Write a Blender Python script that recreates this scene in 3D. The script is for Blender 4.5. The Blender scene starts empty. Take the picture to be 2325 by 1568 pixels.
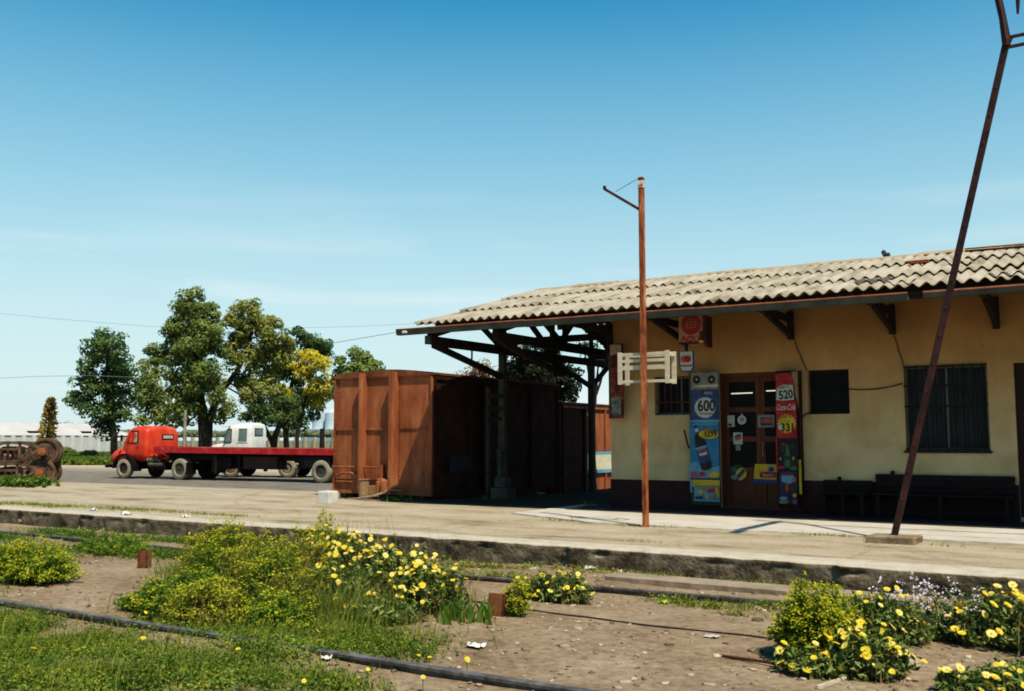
import bpy, bmesh, math, random
import numpy as np
from mathutils import Vector, Matrix, noise
random.seed(7); rng = np.random.default_rng(11)
S = bpy.context.scene; COL = S.collection
R = math.radians
# ---------------------------------------------------------------- camera
F_, H_, VPX, HC, CX, CY = 2216., 995., -2400., 1.37, 1162., 784.
pit = math.atan((H_-CY)/F_); yaw = R(90)-math.atan((CX-VPX)/(F_/math.cos(pit)))
fw = Vector((-math.sin(yaw)*math.cos(pit), math.cos(yaw)*math.cos(pit), math.sin(pit)))
rt = Vector((math.cos(yaw), math.sin(yaw), 0)); up = rt.cross(fw)
cam = bpy.data.cameras.new('camera'); co = bpy.data.objects.new('camera', cam); COL.objects.link(co)
M4 = Matrix((rt, up, -fw)).transposed().to_4x4(); M4.translation = (0, 0, HC); co.matrix_world = M4
cam.sensor_width = 36; cam.lens = F_/2324*36; cam.clip_end = 5000; cam.clip_start = .05; S.camera = co
def ray(x, y): return rt*((x-CX)/F_)+up*((CY-y)/F_)+fw
def onz(x, y, z=0): d = ray(x, y); return d*((z-HC)/d.z)+Vector((0, 0, HC))
def ony(x, y, Y): d = ray(x, y); return d*(Y/d.y)+Vector((0, 0, HC))
def ond(x, y, D): return ray(x, y)*D+Vector((0, 0, HC))
# ---------------------------------------------------------------- materials
MC = {}
def nt(name):
    m = bpy.data.materials.new(name); m.use_nodes = True
    return m, m.node_tree.nodes, m.node_tree.links, m.node_tree.nodes['Principled BSDF']
def ramp(N, cols, pos=None):
    r = N.new('ShaderNodeValToRGB'); n = len(cols); el = r.color_ramp.elements
    pos = pos or [i/(n-1) for i in range(n)]
    while len(el) < n: el.new(.5)
    for e, c, p in zip(el, cols, pos): e.position = p; e.color = (*c, 1)
    return r
def mat(name, cols, scale=3, rough=.85, bump=.15, bscale=40, metal=0, detail=6, stretch=(1, 1, 1), pos=None, spec=.3, bd=.01):
    if name in MC: return MC[name]
    m, N, L, B = nt(name)
    tc = N.new('ShaderNodeTexCoord'); mp = N.new('ShaderNodeMapping'); mp.inputs['Scale'].default_value = stretch
    L.new(tc.outputs['Object'], mp.inputs[0])
    n1 = N.new('ShaderNodeTexNoise'); n1.inputs['Scale'].default_value = scale; n1.inputs['Detail'].default_value = detail; n1.inputs['Roughness'].default_value = .65
    L.new(mp.outputs[0], n1.inputs['Vector'])
    r = ramp(N, cols, pos or [.3+.4*i/(len(cols)-1) for i in range(len(cols))]); L.new(n1.outputs[0], r.inputs[0]); L.new(r.outputs[0], B.inputs['Base Color'])
    B.inputs['Roughness'].default_value = rough; B.inputs['Metallic'].default_value = metal; B.inputs['Specular IOR Level'].default_value = spec
    if bump:
        n2 = N.new('ShaderNodeTexNoise'); n2.inputs['Scale'].default_value = bscale; n2.inputs['Detail'].default_value = 5; L.new(mp.outputs[0], n2.inputs['Vector'])
        b = N.new('ShaderNodeBump'); b.inputs['Strength'].default_value = bump; b.inputs['Distance'].default_value = bd; L.new(n2.outputs[0], b.inputs['Height']); L.new(b.outputs[0], B.inputs['Normal'])
    MC[name] = m; return m
def leafmat(name, cols, trans=.3, nscale=.7, rough=.6, wob=.5):
    m, N, L, B = nt(name)
    g = N.new('ShaderNodeNewGeometry'); tc = N.new('ShaderNodeTexCoord'); n = N.new('ShaderNodeTexNoise'); n.inputs['Scale'].default_value = nscale; n.inputs['Detail'].default_value = 3
    L.new(tc.outputs['Object'], n.inputs['Vector'])
    ma = N.new('ShaderNodeMath'); ma.operation = 'MULTIPLY_ADD'; L.new(g.outputs['Random Per Island'], ma.inputs[0]); ma.inputs[1].default_value = 1-wob
    m2 = N.new('ShaderNodeMath'); m2.operation = 'MULTIPLY_ADD'; L.new(n.outputs[0], m2.inputs[0]); m2.inputs[1].default_value = wob*2.2; m2.inputs[2].default_value = -wob*.6
    L.new(m2.outputs[0], ma.inputs[2])
    r = ramp(N, cols); L.new(ma.outputs[0], r.inputs[0]); L.new(r.outputs[0], B.inputs['Base Color']); B.inputs['Roughness'].default_value = rough; B.inputs['Specular IOR Level'].default_value = .2
    t = N.new('ShaderNodeBsdfTranslucent'); L.new(r.outputs[0], t.inputs[0]); mx = N.new('ShaderNodeMixShader'); mx.inputs[0].default_value = trans
    L.new(B.outputs[0], mx.inputs[1]); L.new(t.outputs[0], mx.inputs[2]); L.new(mx.outputs[0], N['Material Output'].inputs[0])
    return m
rust = mat('rusty_steel', [(.11, .042, .026), (.24, .088, .042), (.32, .125, .058), (.40, .20, .10)], 1.6, .88, .3, 60, pos=[.28, .42, .56, .75], detail=10, stretch=(2, 2, .6))
rustp = mat('rusty_pole_steel', [(.08, .028, .02), (.23, .075, .032), (.36, .13, .05), (.48, .28, .15)], 4, .75, .3, 60, stretch=(3, 3, .6), pos=[.33, .45, .55, .7])
rustd = mat('dark_rusty_steel', [(.035, .015, .012), (.09, .035, .025), (.16, .06, .035)], 5, .7, .3, 50)
black = mat('black_chassis_paint', [(.006, .005, .005), (.02, .014, .013)], 4, .6, .1)
tyre = mat('dusty_tyre_rubber', [(.20, .17, .12), (.34, .30, .22)], 3, .9, .1)
tyred = mat('shaded_tyre_rubber', [(.02, .018, .016), (.05, .045, .04)], 5, .85, .1)  # darker copy for far-side wheels, their shade put into the colour
redp = mat('faded_red_paint', [(.36, .03, .014), (.56, .045, .016), (.64, .07, .028), (.66, .13, .07)], 1.6, .5, .08, 8, spec=.4, pos=[.25, .42, .56, .76], detail=10)
redbed = mat('crimson_bed_paint', [(.16, .012, .012), (.34, .016, .018), (.42, .035, .035), (.46, .14, .12)], 2.5, .5, .05)
whitep = mat('cream_white_paint', [(.45, .38, .26), (.68, .64, .54), (.78, .75, .66)], 3, .5, .05, spec=.4, pos=[.28, .38, .6], detail=10)
planks = mat('truck_bed_planks', [(.20, .12, .08), (.33, .22, .15)], 4, .9, .2, stretch=(.5, 6, 1))
wood = mat('dark_timber', [(.014, .010, .008), (.03, .02, .016), (.05, .036, .027)], 4, .85, .3, stretch=(1, 1, 1))
greywood = mat('weathered_green_grey_timber', [(.04, .042, .032), (.10, .10, .075)], 5, .85, .2)
crate_m = mat('pale_crate_wood', [(.42, .36, .26), (.6, .53, .4)], 6, .85, .2, stretch=(1, 1, 4))
def wallmat():
    m, N, L, B = nt('yellow_ochre_plaster'); tc = N.new('ShaderNodeTexCoord'); sx = N.new('ShaderNodeSeparateXYZ'); L.new(tc.outputs['Object'], sx.inputs[0])
    def noi(sc, st=(1, 1, 1), det=8, rg=.6):
        mp = N.new('ShaderNodeMapping'); mp.inputs['Scale'].default_value = st; L.new(tc.outputs['Object'], mp.inputs[0]); n = N.new('ShaderNodeTexNoise'); n.inputs['Scale'].default_value = sc; n.inputs['Detail'].default_value = det; n.inputs['Roughness'].default_value = rg; L.new(mp.outputs[0], n.inputs[0]); return n
    n1 = noi(1.3); n2 = noi(2.2, (3, 3, .35)); n3 = noi(9, (1, 1, 1), 10, .75)
    low_bounce = ramp(N, [(.40, .305, .165), (.49, .385, .22), (.54, .435, .26)], [.3, .5, .7]); L.new(n1.outputs[0], low_bounce.inputs[0])
    top_shade = ramp(N, [(.30, .175, .07), (.38, .235, .095)], [.3, .7]); L.new(n1.outputs[0], top_shade.inputs[0])
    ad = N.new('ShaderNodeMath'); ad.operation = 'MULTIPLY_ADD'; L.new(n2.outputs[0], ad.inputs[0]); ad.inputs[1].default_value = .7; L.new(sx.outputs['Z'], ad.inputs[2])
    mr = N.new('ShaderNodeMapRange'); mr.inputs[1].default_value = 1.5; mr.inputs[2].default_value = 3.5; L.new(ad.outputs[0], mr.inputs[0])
    mx = N.new('ShaderNodeMix'); mx.data_type = 'RGBA'; L.new(mr.outputs[0], mx.inputs[0]); L.new(low_bounce.outputs[0], mx.inputs[6]); L.new(top_shade.outputs[0], mx.inputs[7])  # height mix paints in brown eave shading and pale bounce, broken by drips
    sp = ramp(N, [(.55, .5, .45), (1, 1, 1)], [.30, .40]); L.new(n3.outputs[0], sp.inputs[0])
    m2 = N.new('ShaderNodeMix'); m2.data_type = 'RGBA'; m2.blend_type = 'MULTIPLY'; m2.inputs[0].default_value = 1; L.new(mx.outputs[2], m2.inputs[6]); L.new(sp.outputs[0], m2.inputs[7]); L.new(m2.outputs[2], B.inputs['Base Color'])
    B.inputs['Roughness'].default_value = .93; b = N.new('ShaderNodeBump'); b.inputs['Strength'].default_value = .4; b.inputs['Distance'].default_value = .01; L.new(n3.outputs[0], b.inputs['Height']); L.new(b.outputs[0], B.inputs['Normal']); return m
wallm = wallmat()
maroon = mat('maroon_wainscot_paint', [(.035, .013, .012), (.06, .021, .019)], 2, .7, .15)
glassd = mat('dark_window_glass', [(.006, .005, .005), (.014, .012, .012)], 2, .3, 0, spec=.12)
curt = mat('grey_blue_curtain', [(.03, .036, .04), (.11, .125, .135)], 2, .9, .1, stretch=(14, 14, .3))
doorw = mat('red_brown_door_wood', [(.09, .028, .012), (.15, .05, .02)], 3, .55, .12, stretch=(4, 4, .5))
concrete = mat('weathered_concrete', [(.24, .2, .14), (.36, .31, .23)], 3, .9, .4, 40)
edgec = mat('dark_stained_concrete', [(.06, .05, .036), (.12, .10, .07), (.2, .17, .125)], 2.6, .95, .9, 14, bd=.04)
steel = mat('worn_rail_steel', [(.07, .055, .048), (.15, .13, .12), (.24, .23, .22)], 9, .5, .3, 60, metal=.35)
whitesign = mat('white_sign_paint', [(.5, .5, .44), (.6, .6, .54)], 5, .6, 0)
roofm = mat('asbestos_cement_sheet', [(.10, .085, .06), (.25, .21, .15), (.36, .31, .23), (.46, .40, .31)], 1.5, .95, .3, 60, pos=[.30, .40, .52, .68], detail=12, stretch=(2.2, .6, 1))
tin = mat('painted_gutter_metal', [(.06, .06, .045), (.12, .12, .09)], 3, .6, .1)
redrim = mat('rusty_gutter_lip', [(.25, .08, .05), (.45, .18, .11)], 6, .7, .2)
barkm = mat('grey_brown_bark', [(.035, .026, .02), (.08, .06, .045)], 4, .95, .5, stretch=(3, 3, .6))
def flat(name, c, rough=.6): return mat(name, [tuple(v*.55 for v in c), c, tuple(min(.7, v*1.0+.03) for v in c)], 5, rough, .05, pos=[.28, .48, .7], detail=8)
# ---------------------------------------------------------------- mesh helpers
def tag(o, label=None, cat=None, group=None, kind=None):
    if label: o['label'] = label
    if cat: o['category'] = cat
    if group: o['group'] = group
    if kind: o['kind'] = kind
    return o
def thing(name, label, cat, loc=(0, 0, 0), group=None, rz=0):
    o = bpy.data.objects.new(name, None); COL.objects.link(o); o.location = loc; o.rotation_euler = (0, 0, rz); o.empty_display_size = .1
    return tag(o, label, cat, group)
def rootloc(p):
    v = Vector((0, 0, 0))
    while p: v += p.location; p = p.parent
    return v
class MB:
    def __init__(s): s.bm = bmesh.new()
    def box(s, a, b, bev=0, M=None, seg=2):
        a, b = Vector(a), Vector(b); c = (a+b)/2; d = b-a
        r = bmesh.ops.create_cube(s.bm, size=1, matrix=Matrix.Translation(c) @ Matrix.Diagonal((abs(d.x), abs(d.y), abs(d.z), 1)))
        vs = r['verts']
        if bev:
            es = list({e for v in vs for e in v.link_edges}); n0 = len(s.bm.verts)
            rr = bmesh.ops.bevel(s.bm, geom=es, offset=bev, segments=seg, affect='EDGES', profile=.5); vs = [v for v in rr['verts']]
            vs = list({v for f in rr['faces'] for v in f.verts})
            # include untouched faces of this island
            vs = list(set(vs))
        if M is not None:
            for v in vs: v.co = M @ v.co
        return vs
    def beam(s, p, q, w, h, upv=(0, 0, 1)):
        p, q = Vector(p), Vector(q); d = q-p; L = d.length; z = d.normalized(); x = z.cross(Vector(upv))
        if x.length < 1e-4: x = Vector((1, 0, 0))
        x.normalize(); y = x.cross(z)
        M = Matrix((x, y, z)).transposed().to_4x4(); M.translation = (p+q)/2
        bmesh.ops.create_cube(s.bm, size=1, matrix=M @ Matrix.Diagonal((w, h, L, 1)))
    def cyl(s, p, q, r, r2=None, seg=16, cap=True):
        p, q = Vector(p), Vector(q); d = q-p
        M = d.to_track_quat('Z', 'Y').to_matrix().to_4x4(); M.translation = (p+q)/2
        return bmesh.ops.create_cone(s.bm, cap_ends=cap, segments=seg, radius1=r, radius2=r if r2 is None else r2, depth=d.length, matrix=M)['verts']
    def sph(s, c, r, sc=(1, 1, 1), u=16, v=10):
        bmesh.ops.create_uvsphere(s.bm, u_segments=u, v_segments=v, radius=r, matrix=Matrix.Translation(c) @ Matrix.Diagonal((*sc, 1)))
    def tube(s, pts, rad, seg=8):
        pts = [Vector(p) for p in pts]; rings = []
        for i, p in enumerate(pts):
            d = (pts[min(i+1, len(pts)-1)]-pts[max(i-1, 0)]).normalized(); x = d.orthogonal().normalized() if i == 0 else (px-d*px.dot(d)).normalized(); px = x; y = d.cross(x)
            r = rad[i] if hasattr(rad, '__len__') else rad
            rings.append([s.bm.verts.new(p+x*r*math.cos(2*math.pi*k/seg)+y*r*math.sin(2*math.pi*k/seg)) for k in range(seg)])
        for a, b in zip(rings, rings[1:]):
            for k in range(seg): s.bm.faces.new((a[k], a[(k+1) % seg], b[(k+1) % seg], b[k]))
        s.bm.faces.new(rings[0][::-1]); s.bm.faces.new(rings[-1])
    def prism(s, poly, y0, y1, ax='xz'):
        def P(u, v, w): return {'xz': (u, w, v), 'yz': (w, u, v), 'xy': (u, v, w)}[ax]
        A = [s.bm.verts.new(P(u, v, y0)) for u, v in poly]; B = [s.bm.verts.new(P(u, v, y1)) for u, v in poly]; n = len(poly)
        s.bm.faces.new(A[::-1]); s.bm.faces.new(B)
        for i in range(n): s.bm.faces.new((A[i], A[(i+1) % n], B[(i+1) % n], B[i]))
    def loft(s, rings, caps=True):
        V = [[s.bm.verts.new(p) for p in r] for r in rings]; n = len(V[0])
        for a, b in zip(V, V[1:]):
            for k in range(n): s.bm.faces.new((a[k], a[(k+1) % n], b[(k+1) % n], b[k]))
        if caps: s.bm.faces.new(V[0][::-1]); s.bm.faces.new(V[-1])
    def disc(s, c, r, seg=24, rx=None, n=(0, -1, 0)):
        c = Vector(c); vs = [s.bm.verts.new(c+Vector(((rx or r)*math.cos(t), 0, r*math.sin(t)))) for t in [2*math.pi*k/seg for k in range(seg)]]; s.bm.faces.new(vs)
    def build(s, name, m, parent=None, local=False, smooth=None, bevel=0, **k):
        me = bpy.data.meshes.new(name); bm = s.bm
        bmesh.ops.recalc_face_normals(bm, faces=bm.faces)
        if parent and not local: bmesh.ops.translate(bm, verts=bm.verts, vec=-rootloc(parent))
        bm.to_mesh(me); bm.free()
        for mm in (m if isinstance(m, (list, tuple)) else [m]): me.materials.append(mm)
        o = bpy.data.objects.new(name, me); COL.objects.link(o); o.parent = parent
        if bevel:
            b = o.modifiers.new('bevel', 'BEVEL'); b.width = bevel; b.segments = 2; b.limit_method = 'ANGLE'; b.angle_limit = R(35)
        if smooth is not None:
            me.shade_smooth(); e = None
            try: me.set_sharp_from_angle(angle=R(smooth))
            except Exception: pass
        return tag(o, **k)
def npmesh(name, V, Fq, m, parent=None, smooth=False, **k):
    V = np.asarray(V, dtype=np.float32); Fq = np.asarray(Fq, dtype=np.int32)
    if parent: V = V-np.array(rootloc(parent), dtype=np.float32)
    me = bpy.data.meshes.new(name); me.vertices.add(len(V)); me.vertices.foreach_set('co', V.ravel()); n = Fq.shape[1]
    me.loops.add(Fq.size); me.loops.foreach_set('vertex_index', Fq.ravel()); me.polygons.add(len(Fq))
    me.polygons.foreach_set('loop_start', np.arange(0, Fq.size, n, dtype=np.int32)); me.polygons.foreach_set('loop_total', np.full(len(Fq), n, dtype=np.int32))
    me.update(calc_edges=True); me.validate(); me.materials.append(m)
    if smooth: me.shade_smooth()
    o = bpy.data.objects.new(name, me); COL.objects.link(o); o.parent = parent
    return tag(o, **k)
def nrm(v): return v/np.maximum(np.linalg.norm(v, axis=-1, keepdims=True), 1e-9)
def leaves(C, N_, size, asp=.5, lo=.6):
    """rhombic leaves: centres C, normals N_"""
    C = np.asarray(C); n = len(C); N_ = nrm(np.asarray(N_)); r = nrm(rng.normal(size=(n, 3))); u = nrm(np.cross(N_, r)); v = np.cross(N_, u)
    sz = (size*rng.uniform(lo, 1.35, n))[:, None] if np.isscalar(size) else (size*rng.uniform(lo, 1.35, n))[:, None]
    P = np.stack([C-u*sz*.5, C+v*sz*asp*.5+N_*sz*.06, C+u*sz*.5, C-v*sz*asp*.5+N_*sz*.06], 1).reshape(-1, 3)
    return P, np.arange(4*n).reshape(-1, 4)
def blades(B, h, w, lean=.35, seg=2):
    B = np.asarray(B); n = len(B); a = rng.uniform(0, 2*math.pi, n); h = h*rng.uniform(.5, 1.2, n); ln = h*lean*rng.uniform(.2, 1.3, n)
    d = np.stack([np.cos(a), np.sin(a), 0*a], 1); p = np.stack([-np.sin(a+1), np.cos(a+1), 0*a], 1); z = np.array([0, 0, 1.])
    w = w*rng.uniform(.7, 1.3, n)[:, None]
    m_ = B+d*(ln*.3)[:, None]+z*(h*.55)[:, None]; t = B+d*ln[:, None]+z*h[:, None]
    V = np.stack([B-p*w, B+p*w, m_+p*w*.8, m_-p*w*.8, t+p*w*.1, t-p*w*.1], 1).reshape(-1, 3)
    i = np.arange(n)[:, None]*6; return V, np.concatenate([i+[0, 1, 2, 3], i+[3, 2, 4, 5]])
def merge(parts):
    V, Fs, o = [], [], 0
    for v, f in parts: V.append(v); Fs.append(f+o); o += len(v)
    return np.concatenate(V), np.concatenate(Fs)
def sm(t): t = max(0, min(1, t)); return t*t*(3-2*t)
# ---------------------------------------------------------------- ground
def gz(x, y):
    n = noise.noise((x*.6, y*.6, 0))*.03+noise.noise((x*2.3, y*2.3, 5))*.012
    if y < 11.2:
        z = -.27+n
        z += .035*math.exp(-((y-5.0)/.7)**2)+.055*math.exp(-((y-5.36)/.28)**2)+.05*math.exp(-(((x+5.3)/.3)**2+((y-5.36)/.2)**2))
        z += .10*math.exp(-(((x+6.2)/2.4)**2+((y-7.3)/1.0)**2))
        return z
    if x > -11 and y < 26: return n*.15
    k = sm((-x-11)/5) if y < 26 else 1
    z = -.4*sm((y-18)/8)*k+n*.4*sm((y-12)/4)
    return z-.12*sm((y-60)/60)
def sheet(name, xs, ys, fn, m, **k):
    V = [(x, y, fn(x, y)) for y in ys for x in xs]; nx = len(xs)
    Fq = [(j*nx+i, j*nx+i+1, (j+1)*nx+i+1, (j+1)*nx+i) for j in range(len(ys)-1) for i in range(nx-1)]
    return npmesh(name, V, Fq, m, smooth=True, **k)
def geo(a, b, n, p=1.0): return [a+(b-a)*(i/n)**p for i in range(n+1)]
# soil material: mixes track soil, pale platform dirt, grey yard by position
def groundmat():
    m, N, L, B = nt('dusty_ground')
    tc = N.new('ShaderNodeTexCoord'); sx = N.new('ShaderNodeSeparateXYZ'); L.new(tc.outputs['Object'], sx.inputs[0])
    def noi(sc, det=8, rg=.6, st=(1, 1, 1)):
        mp = N.new('ShaderNodeMapping'); mp.inputs['Scale'].default_value = st; L.new(tc.outputs['Object'], mp.inputs[0])
        n = N.new('ShaderNodeTexNoise'); n.inputs['Scale'].default_value = sc; n.inputs['Detail'].default_value = det; n.inputs['Roughness'].default_value = rg; L.new(mp.outputs[0], n.inputs[0]); return n
    n1 = noi(1.3); n2 = noi(14); n3 = noi(.35, 6, .6, (.5, 1.6, 1)); n4 = noi(90, 3)
    mixn = N.new('ShaderNodeMath'); mixn.operation = 'MULTIPLY_ADD'; L.new(n2.outputs[0], mixn.inputs[0]); mixn.inputs[1].default_value = .55
    hh = N.new('ShaderNodeMath'); hh.operation = 'MULTIPLY'; L.new(n1.outputs[0], hh.inputs[0]); hh.inputs[1].default_value = .45; L.new(hh.outputs[0], mixn.inputs[2])
    soil = ramp(N, [(.14, .10, .064), (.255, .185, .12), (.325, .245, .165), (.46, .36, .25)], [.32, .46, .56, .70]); L.new(mixn.outputs[0], soil.inputs[0])
    pale = ramp(N, [(.29, .23, .155), (.44, .36, .25), (.52, .435, .31)], [.3, .46, .66]); L.new(mixn.outputs[0], pale.inputs[0])
    grey = ramp(N, [(.12, .105, .085), (.19, .17, .14), (.27, .24, .19)], [.36, .5, .66]); L.new(mixn.outputs[0], grey.inputs[0])
    far = ramp(N, [(.07, .085, .03), (.15, .15, .07)]); L.new(n3.outputs[0], far.inputs[0])
    def stepmix(val_lo, val_hi, a, b, wob):
        ad = N.new('ShaderNodeMath'); ad.operation = 'MULTIPLY_ADD'; L.new(n3.outputs[0], ad.inputs[0]); ad.inputs[1].default_value = wob; L.new(sx.outputs['Y'], ad.inputs[2])
        mr = N.new('ShaderNodeMapRange'); mr.inputs[1].default_value = val_lo+wob*.5; mr.inputs[2].default_value = val_hi+wob*.5; L.new(ad.outputs[0], mr.inputs[0])
        mx = N.new('ShaderNodeMix'); mx.data_type = 'RGBA'; L.new(mr.outputs[0], mx.inputs[0]); L.new(a, mx.inputs[6]); L.new(b, mx.inputs[7]); return mx.outputs[2]
    n5 = noi(.8, 10, .72, (.5, 1.5, 1)); st = ramp(N, [(.50, .47, .43), (.86, .85, .83), (1, 1, 1)], [.36, .46, .58]); L.new(n5.outputs[0], st.inputs[0])
    pm = N.new('ShaderNodeMix'); pm.data_type = 'RGBA'; pm.blend_type = 'MULTIPLY'; pm.inputs[0].default_value = 1; L.new(pale.outputs[0], pm.inputs[6]); L.new(st.outputs[0], pm.inputs[7])
    vo = N.new('ShaderNodeTexVoronoi'); vo.feature = 'DISTANCE_TO_EDGE'; vo.inputs['Scale'].default_value = .42; wn = noi(2.5, 4); vm = N.new('ShaderNodeVectorMath'); vm.operation = 'MULTIPLY_ADD'; L.new(wn.outputs['Color'], vm.inputs[0]); vm.inputs[1].default_value = (.5, .5, 0); L.new(tc.outputs['Object'], vm.inputs[2]); L.new(vm.outputs[0], vo.inputs['Vector'])
    ck = ramp(N, [(.45, .4, .35), (1, 1, 1)], [.004, .016]); L.new(vo.outputs['Distance'], ck.inputs[0])
    pc = N.new('ShaderNodeMix'); pc.data_type = 'RGBA'; pc.blend_type = 'MULTIPLY'; pc.inputs[0].default_value = .28; L.new(pm.outputs[2], pc.inputs[6]); L.new(ck.outputs[0], pc.inputs[7])
    c = stepmix(11.0, 11.2, soil.outputs[0], pc.outputs[2], 0.0)
    c = stepmix(19, 23, c, grey.outputs[0], 7.0)
    c = stepmix(33, 40, c, pale.outputs[0], 8.0)
    c = stepmix(44, 52, c, far.outputs[0], 6.0)
    L.new(c, B.inputs['Base Color']); B.inputs['Roughness'].default_value = .97; B.inputs['Specular IOR Level'].default_value = .15
    ad = N.new('ShaderNodeMath'); ad.operation = 'ADD'; L.new(n2.outputs[0], ad.inputs[0]); L.new(n4.outputs[0], ad.inputs[1])
    b = N.new('ShaderNodeBump'); b.inputs['Strength'].default_value = .7; b.inputs['Distance'].default_value = .03; L.new(ad.outputs[0], b.inputs['Height']); L.new(b.outputs[0], B.inputs['Normal'])
    return m
gm = groundmat()
xs = [-900, -600, -400, -300, -220, -160, -120, -90, -70, -55, -45]+[-38+.5*i for i in range(36)]+[-20+.25*i for i in range(113)]+[9, 12, 20, 40, 90, 200, 500, 900]
ys = [-60, -20, -5, 0, 1.5]+[2.5+.18*i for i in range(48)]+[11.12, 11.2, 11.3]+[11.6+.4*i for i in range(40)]+[28, 29, 30, 32, 34, 36, 38, 42, 46, 52, 60, 75, 100, 140, 200, 300, 500, 900, 1500, 2600]
sheet('ground', xs, ys, gz, gm, kind='structure')
# light concrete walkway strip in front of the building and the building pad
pave = mat('pale_concrete_paving', [(.36, .31, .24), (.48, .43, .35), (.56, .50, .42)], 1.5, .95, .4, 25, detail=9)
def strip_edge(x): return 14.35+.12*noise.noise((x*.5, 0, 3))+.06*noise.noise((x*3, 0, 3))
b = MB(); X = [-9.6+.2*i for i in range(90)]
for x0, x1 in zip(X, X[1:]):
    f0, f1 = strip_edge(x0), strip_edge(x1)
    if x0 < -7.4: f0 += (-7.4-x0)*.45; f1 += (-7.4-x1)*.45 if x1 < -7.4 else 0
    q = [b.bm.verts.new(p) for p in ((x0, f0, .022), (x1, f1, .022), (x1, 18.2, .022), (x0, 18.2, .022))]; b.bm.faces.new(q)
    q = [b.bm.verts.new(p) for p in ((x0, f0, .022), (x0, f0, -.02), (x1, f1, -.02), (x1, f1, .022))]; b.bm.faces.new(q)
b.build('walkway', pave, kind='structure')
eave_shade = mat('eave_shade_paving', [(.02, .018, .02), (.05, .045, .045), (.085, .075, .07)], 1.5, .8, .2, 20)  # dark tone laid where the eave shadow falls, painting that shade
sheet('eave_shade_sheet', [-9.2+.25*i for i in range(66)], [16.62+.1*noise.noise((3, 0, 0)), 17.2, 18.25], lambda x, y: .03, eave_shade, kind='structure')
canopy_shade = mat('canopy_shade_soil', [(.02, .016, .012), (.05, .038, .028), (.09, .07, .05)], 2, .95, .5, 20)  # soil darkened to paint in the shade below the canopy
sheet('canopy_shade_sheet', [-16.2+.25*i for i in range(29)], [17.1+.3*i for i in range(28)], lambda x, y: gz(x, y)+.012+.02*min(0, noise.noise((x*2, y*2, 3))+.5-max(0, 17.6-y)*1.2-max(0, -12.8-x)*.3), canopy_shade, kind='structure')
# platform edge wall: broken concrete coping, blocks
b = MB(); x = -70.
k = 0
def ey(x, z): return 11.1-.0+.015*noise.noise((x*1.2, z*4, 1))+.018*noise.noise((x*5, z*9, 2))+.012*noise.noise((x*16, z*20, 2))+(.05 if abs((x+6.13) % 3.39) < .05 else 0)+(-.06 if x > -6.13 else 0)+(-.07 if x > -2.74 else 0)
nx_ = []
x = -80.
while x < 9: nx_.append(x); x += .5 if x < -25 else .045
zs = [-.42, -.3, -.24, -.19, -.14, -.09, -.045, -.012]
grid = []
for x in nx_:
    top = .012+.012*noise.noise((x*3, 1, 1)); blk = .03*noise.noise((math.floor(x/2.37), 7, 7)); chip = max(0, noise.noise((x*1.7, 4, 4))-.38)*.14+max(0, noise.noise((x*6, 9, 4))-.36)*.06
    row = [(x, ey(x, z)+blk+(chip if z > -.1 else 0)+max(0, noise.noise((x*3.5, z*9, 9))-.25)*.2*(1 if -.3 < z < -.03 else 0), z) for z in zs]
    row.append((x, ey(x, 0)+blk+chip+.02, top)); row.append((x, 11.42, top)); row.append((x, 11.62, .009+.006*noise.noise((x*2, 2, 2)))); row.append((x, 11.75, -.02)); grid.append(row)
nr = len(grid[0]); V = [p for r in grid for p in r]
Fq = [(i*nr+j, (i+1)*nr+j, (i+1)*nr+j+1, i*nr+j+1) for i in range(len(grid)-1) for j in range(nr-1)]
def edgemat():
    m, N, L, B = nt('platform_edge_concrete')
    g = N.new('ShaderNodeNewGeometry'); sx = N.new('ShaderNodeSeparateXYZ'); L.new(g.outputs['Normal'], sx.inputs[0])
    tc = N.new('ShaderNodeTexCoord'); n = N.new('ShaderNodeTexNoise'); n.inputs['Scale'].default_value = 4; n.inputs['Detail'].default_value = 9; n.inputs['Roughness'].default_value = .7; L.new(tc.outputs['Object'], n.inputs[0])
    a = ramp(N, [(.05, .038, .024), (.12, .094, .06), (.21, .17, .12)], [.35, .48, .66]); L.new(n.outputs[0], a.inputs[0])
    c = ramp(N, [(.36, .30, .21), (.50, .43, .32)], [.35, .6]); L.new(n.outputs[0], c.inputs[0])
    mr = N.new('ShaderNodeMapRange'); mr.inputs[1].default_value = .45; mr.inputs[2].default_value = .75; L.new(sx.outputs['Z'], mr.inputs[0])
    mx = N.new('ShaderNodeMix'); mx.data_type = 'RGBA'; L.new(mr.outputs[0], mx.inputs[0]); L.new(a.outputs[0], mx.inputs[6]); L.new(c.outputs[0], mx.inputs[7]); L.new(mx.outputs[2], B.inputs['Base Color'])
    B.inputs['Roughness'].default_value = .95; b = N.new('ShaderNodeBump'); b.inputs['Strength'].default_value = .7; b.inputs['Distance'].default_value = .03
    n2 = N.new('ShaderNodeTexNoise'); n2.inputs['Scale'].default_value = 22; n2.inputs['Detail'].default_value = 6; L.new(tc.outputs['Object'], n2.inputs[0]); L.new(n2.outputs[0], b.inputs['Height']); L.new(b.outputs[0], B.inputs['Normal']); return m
npmesh('platform_edge', V, Fq, edgemat(), kind='structure')
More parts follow.
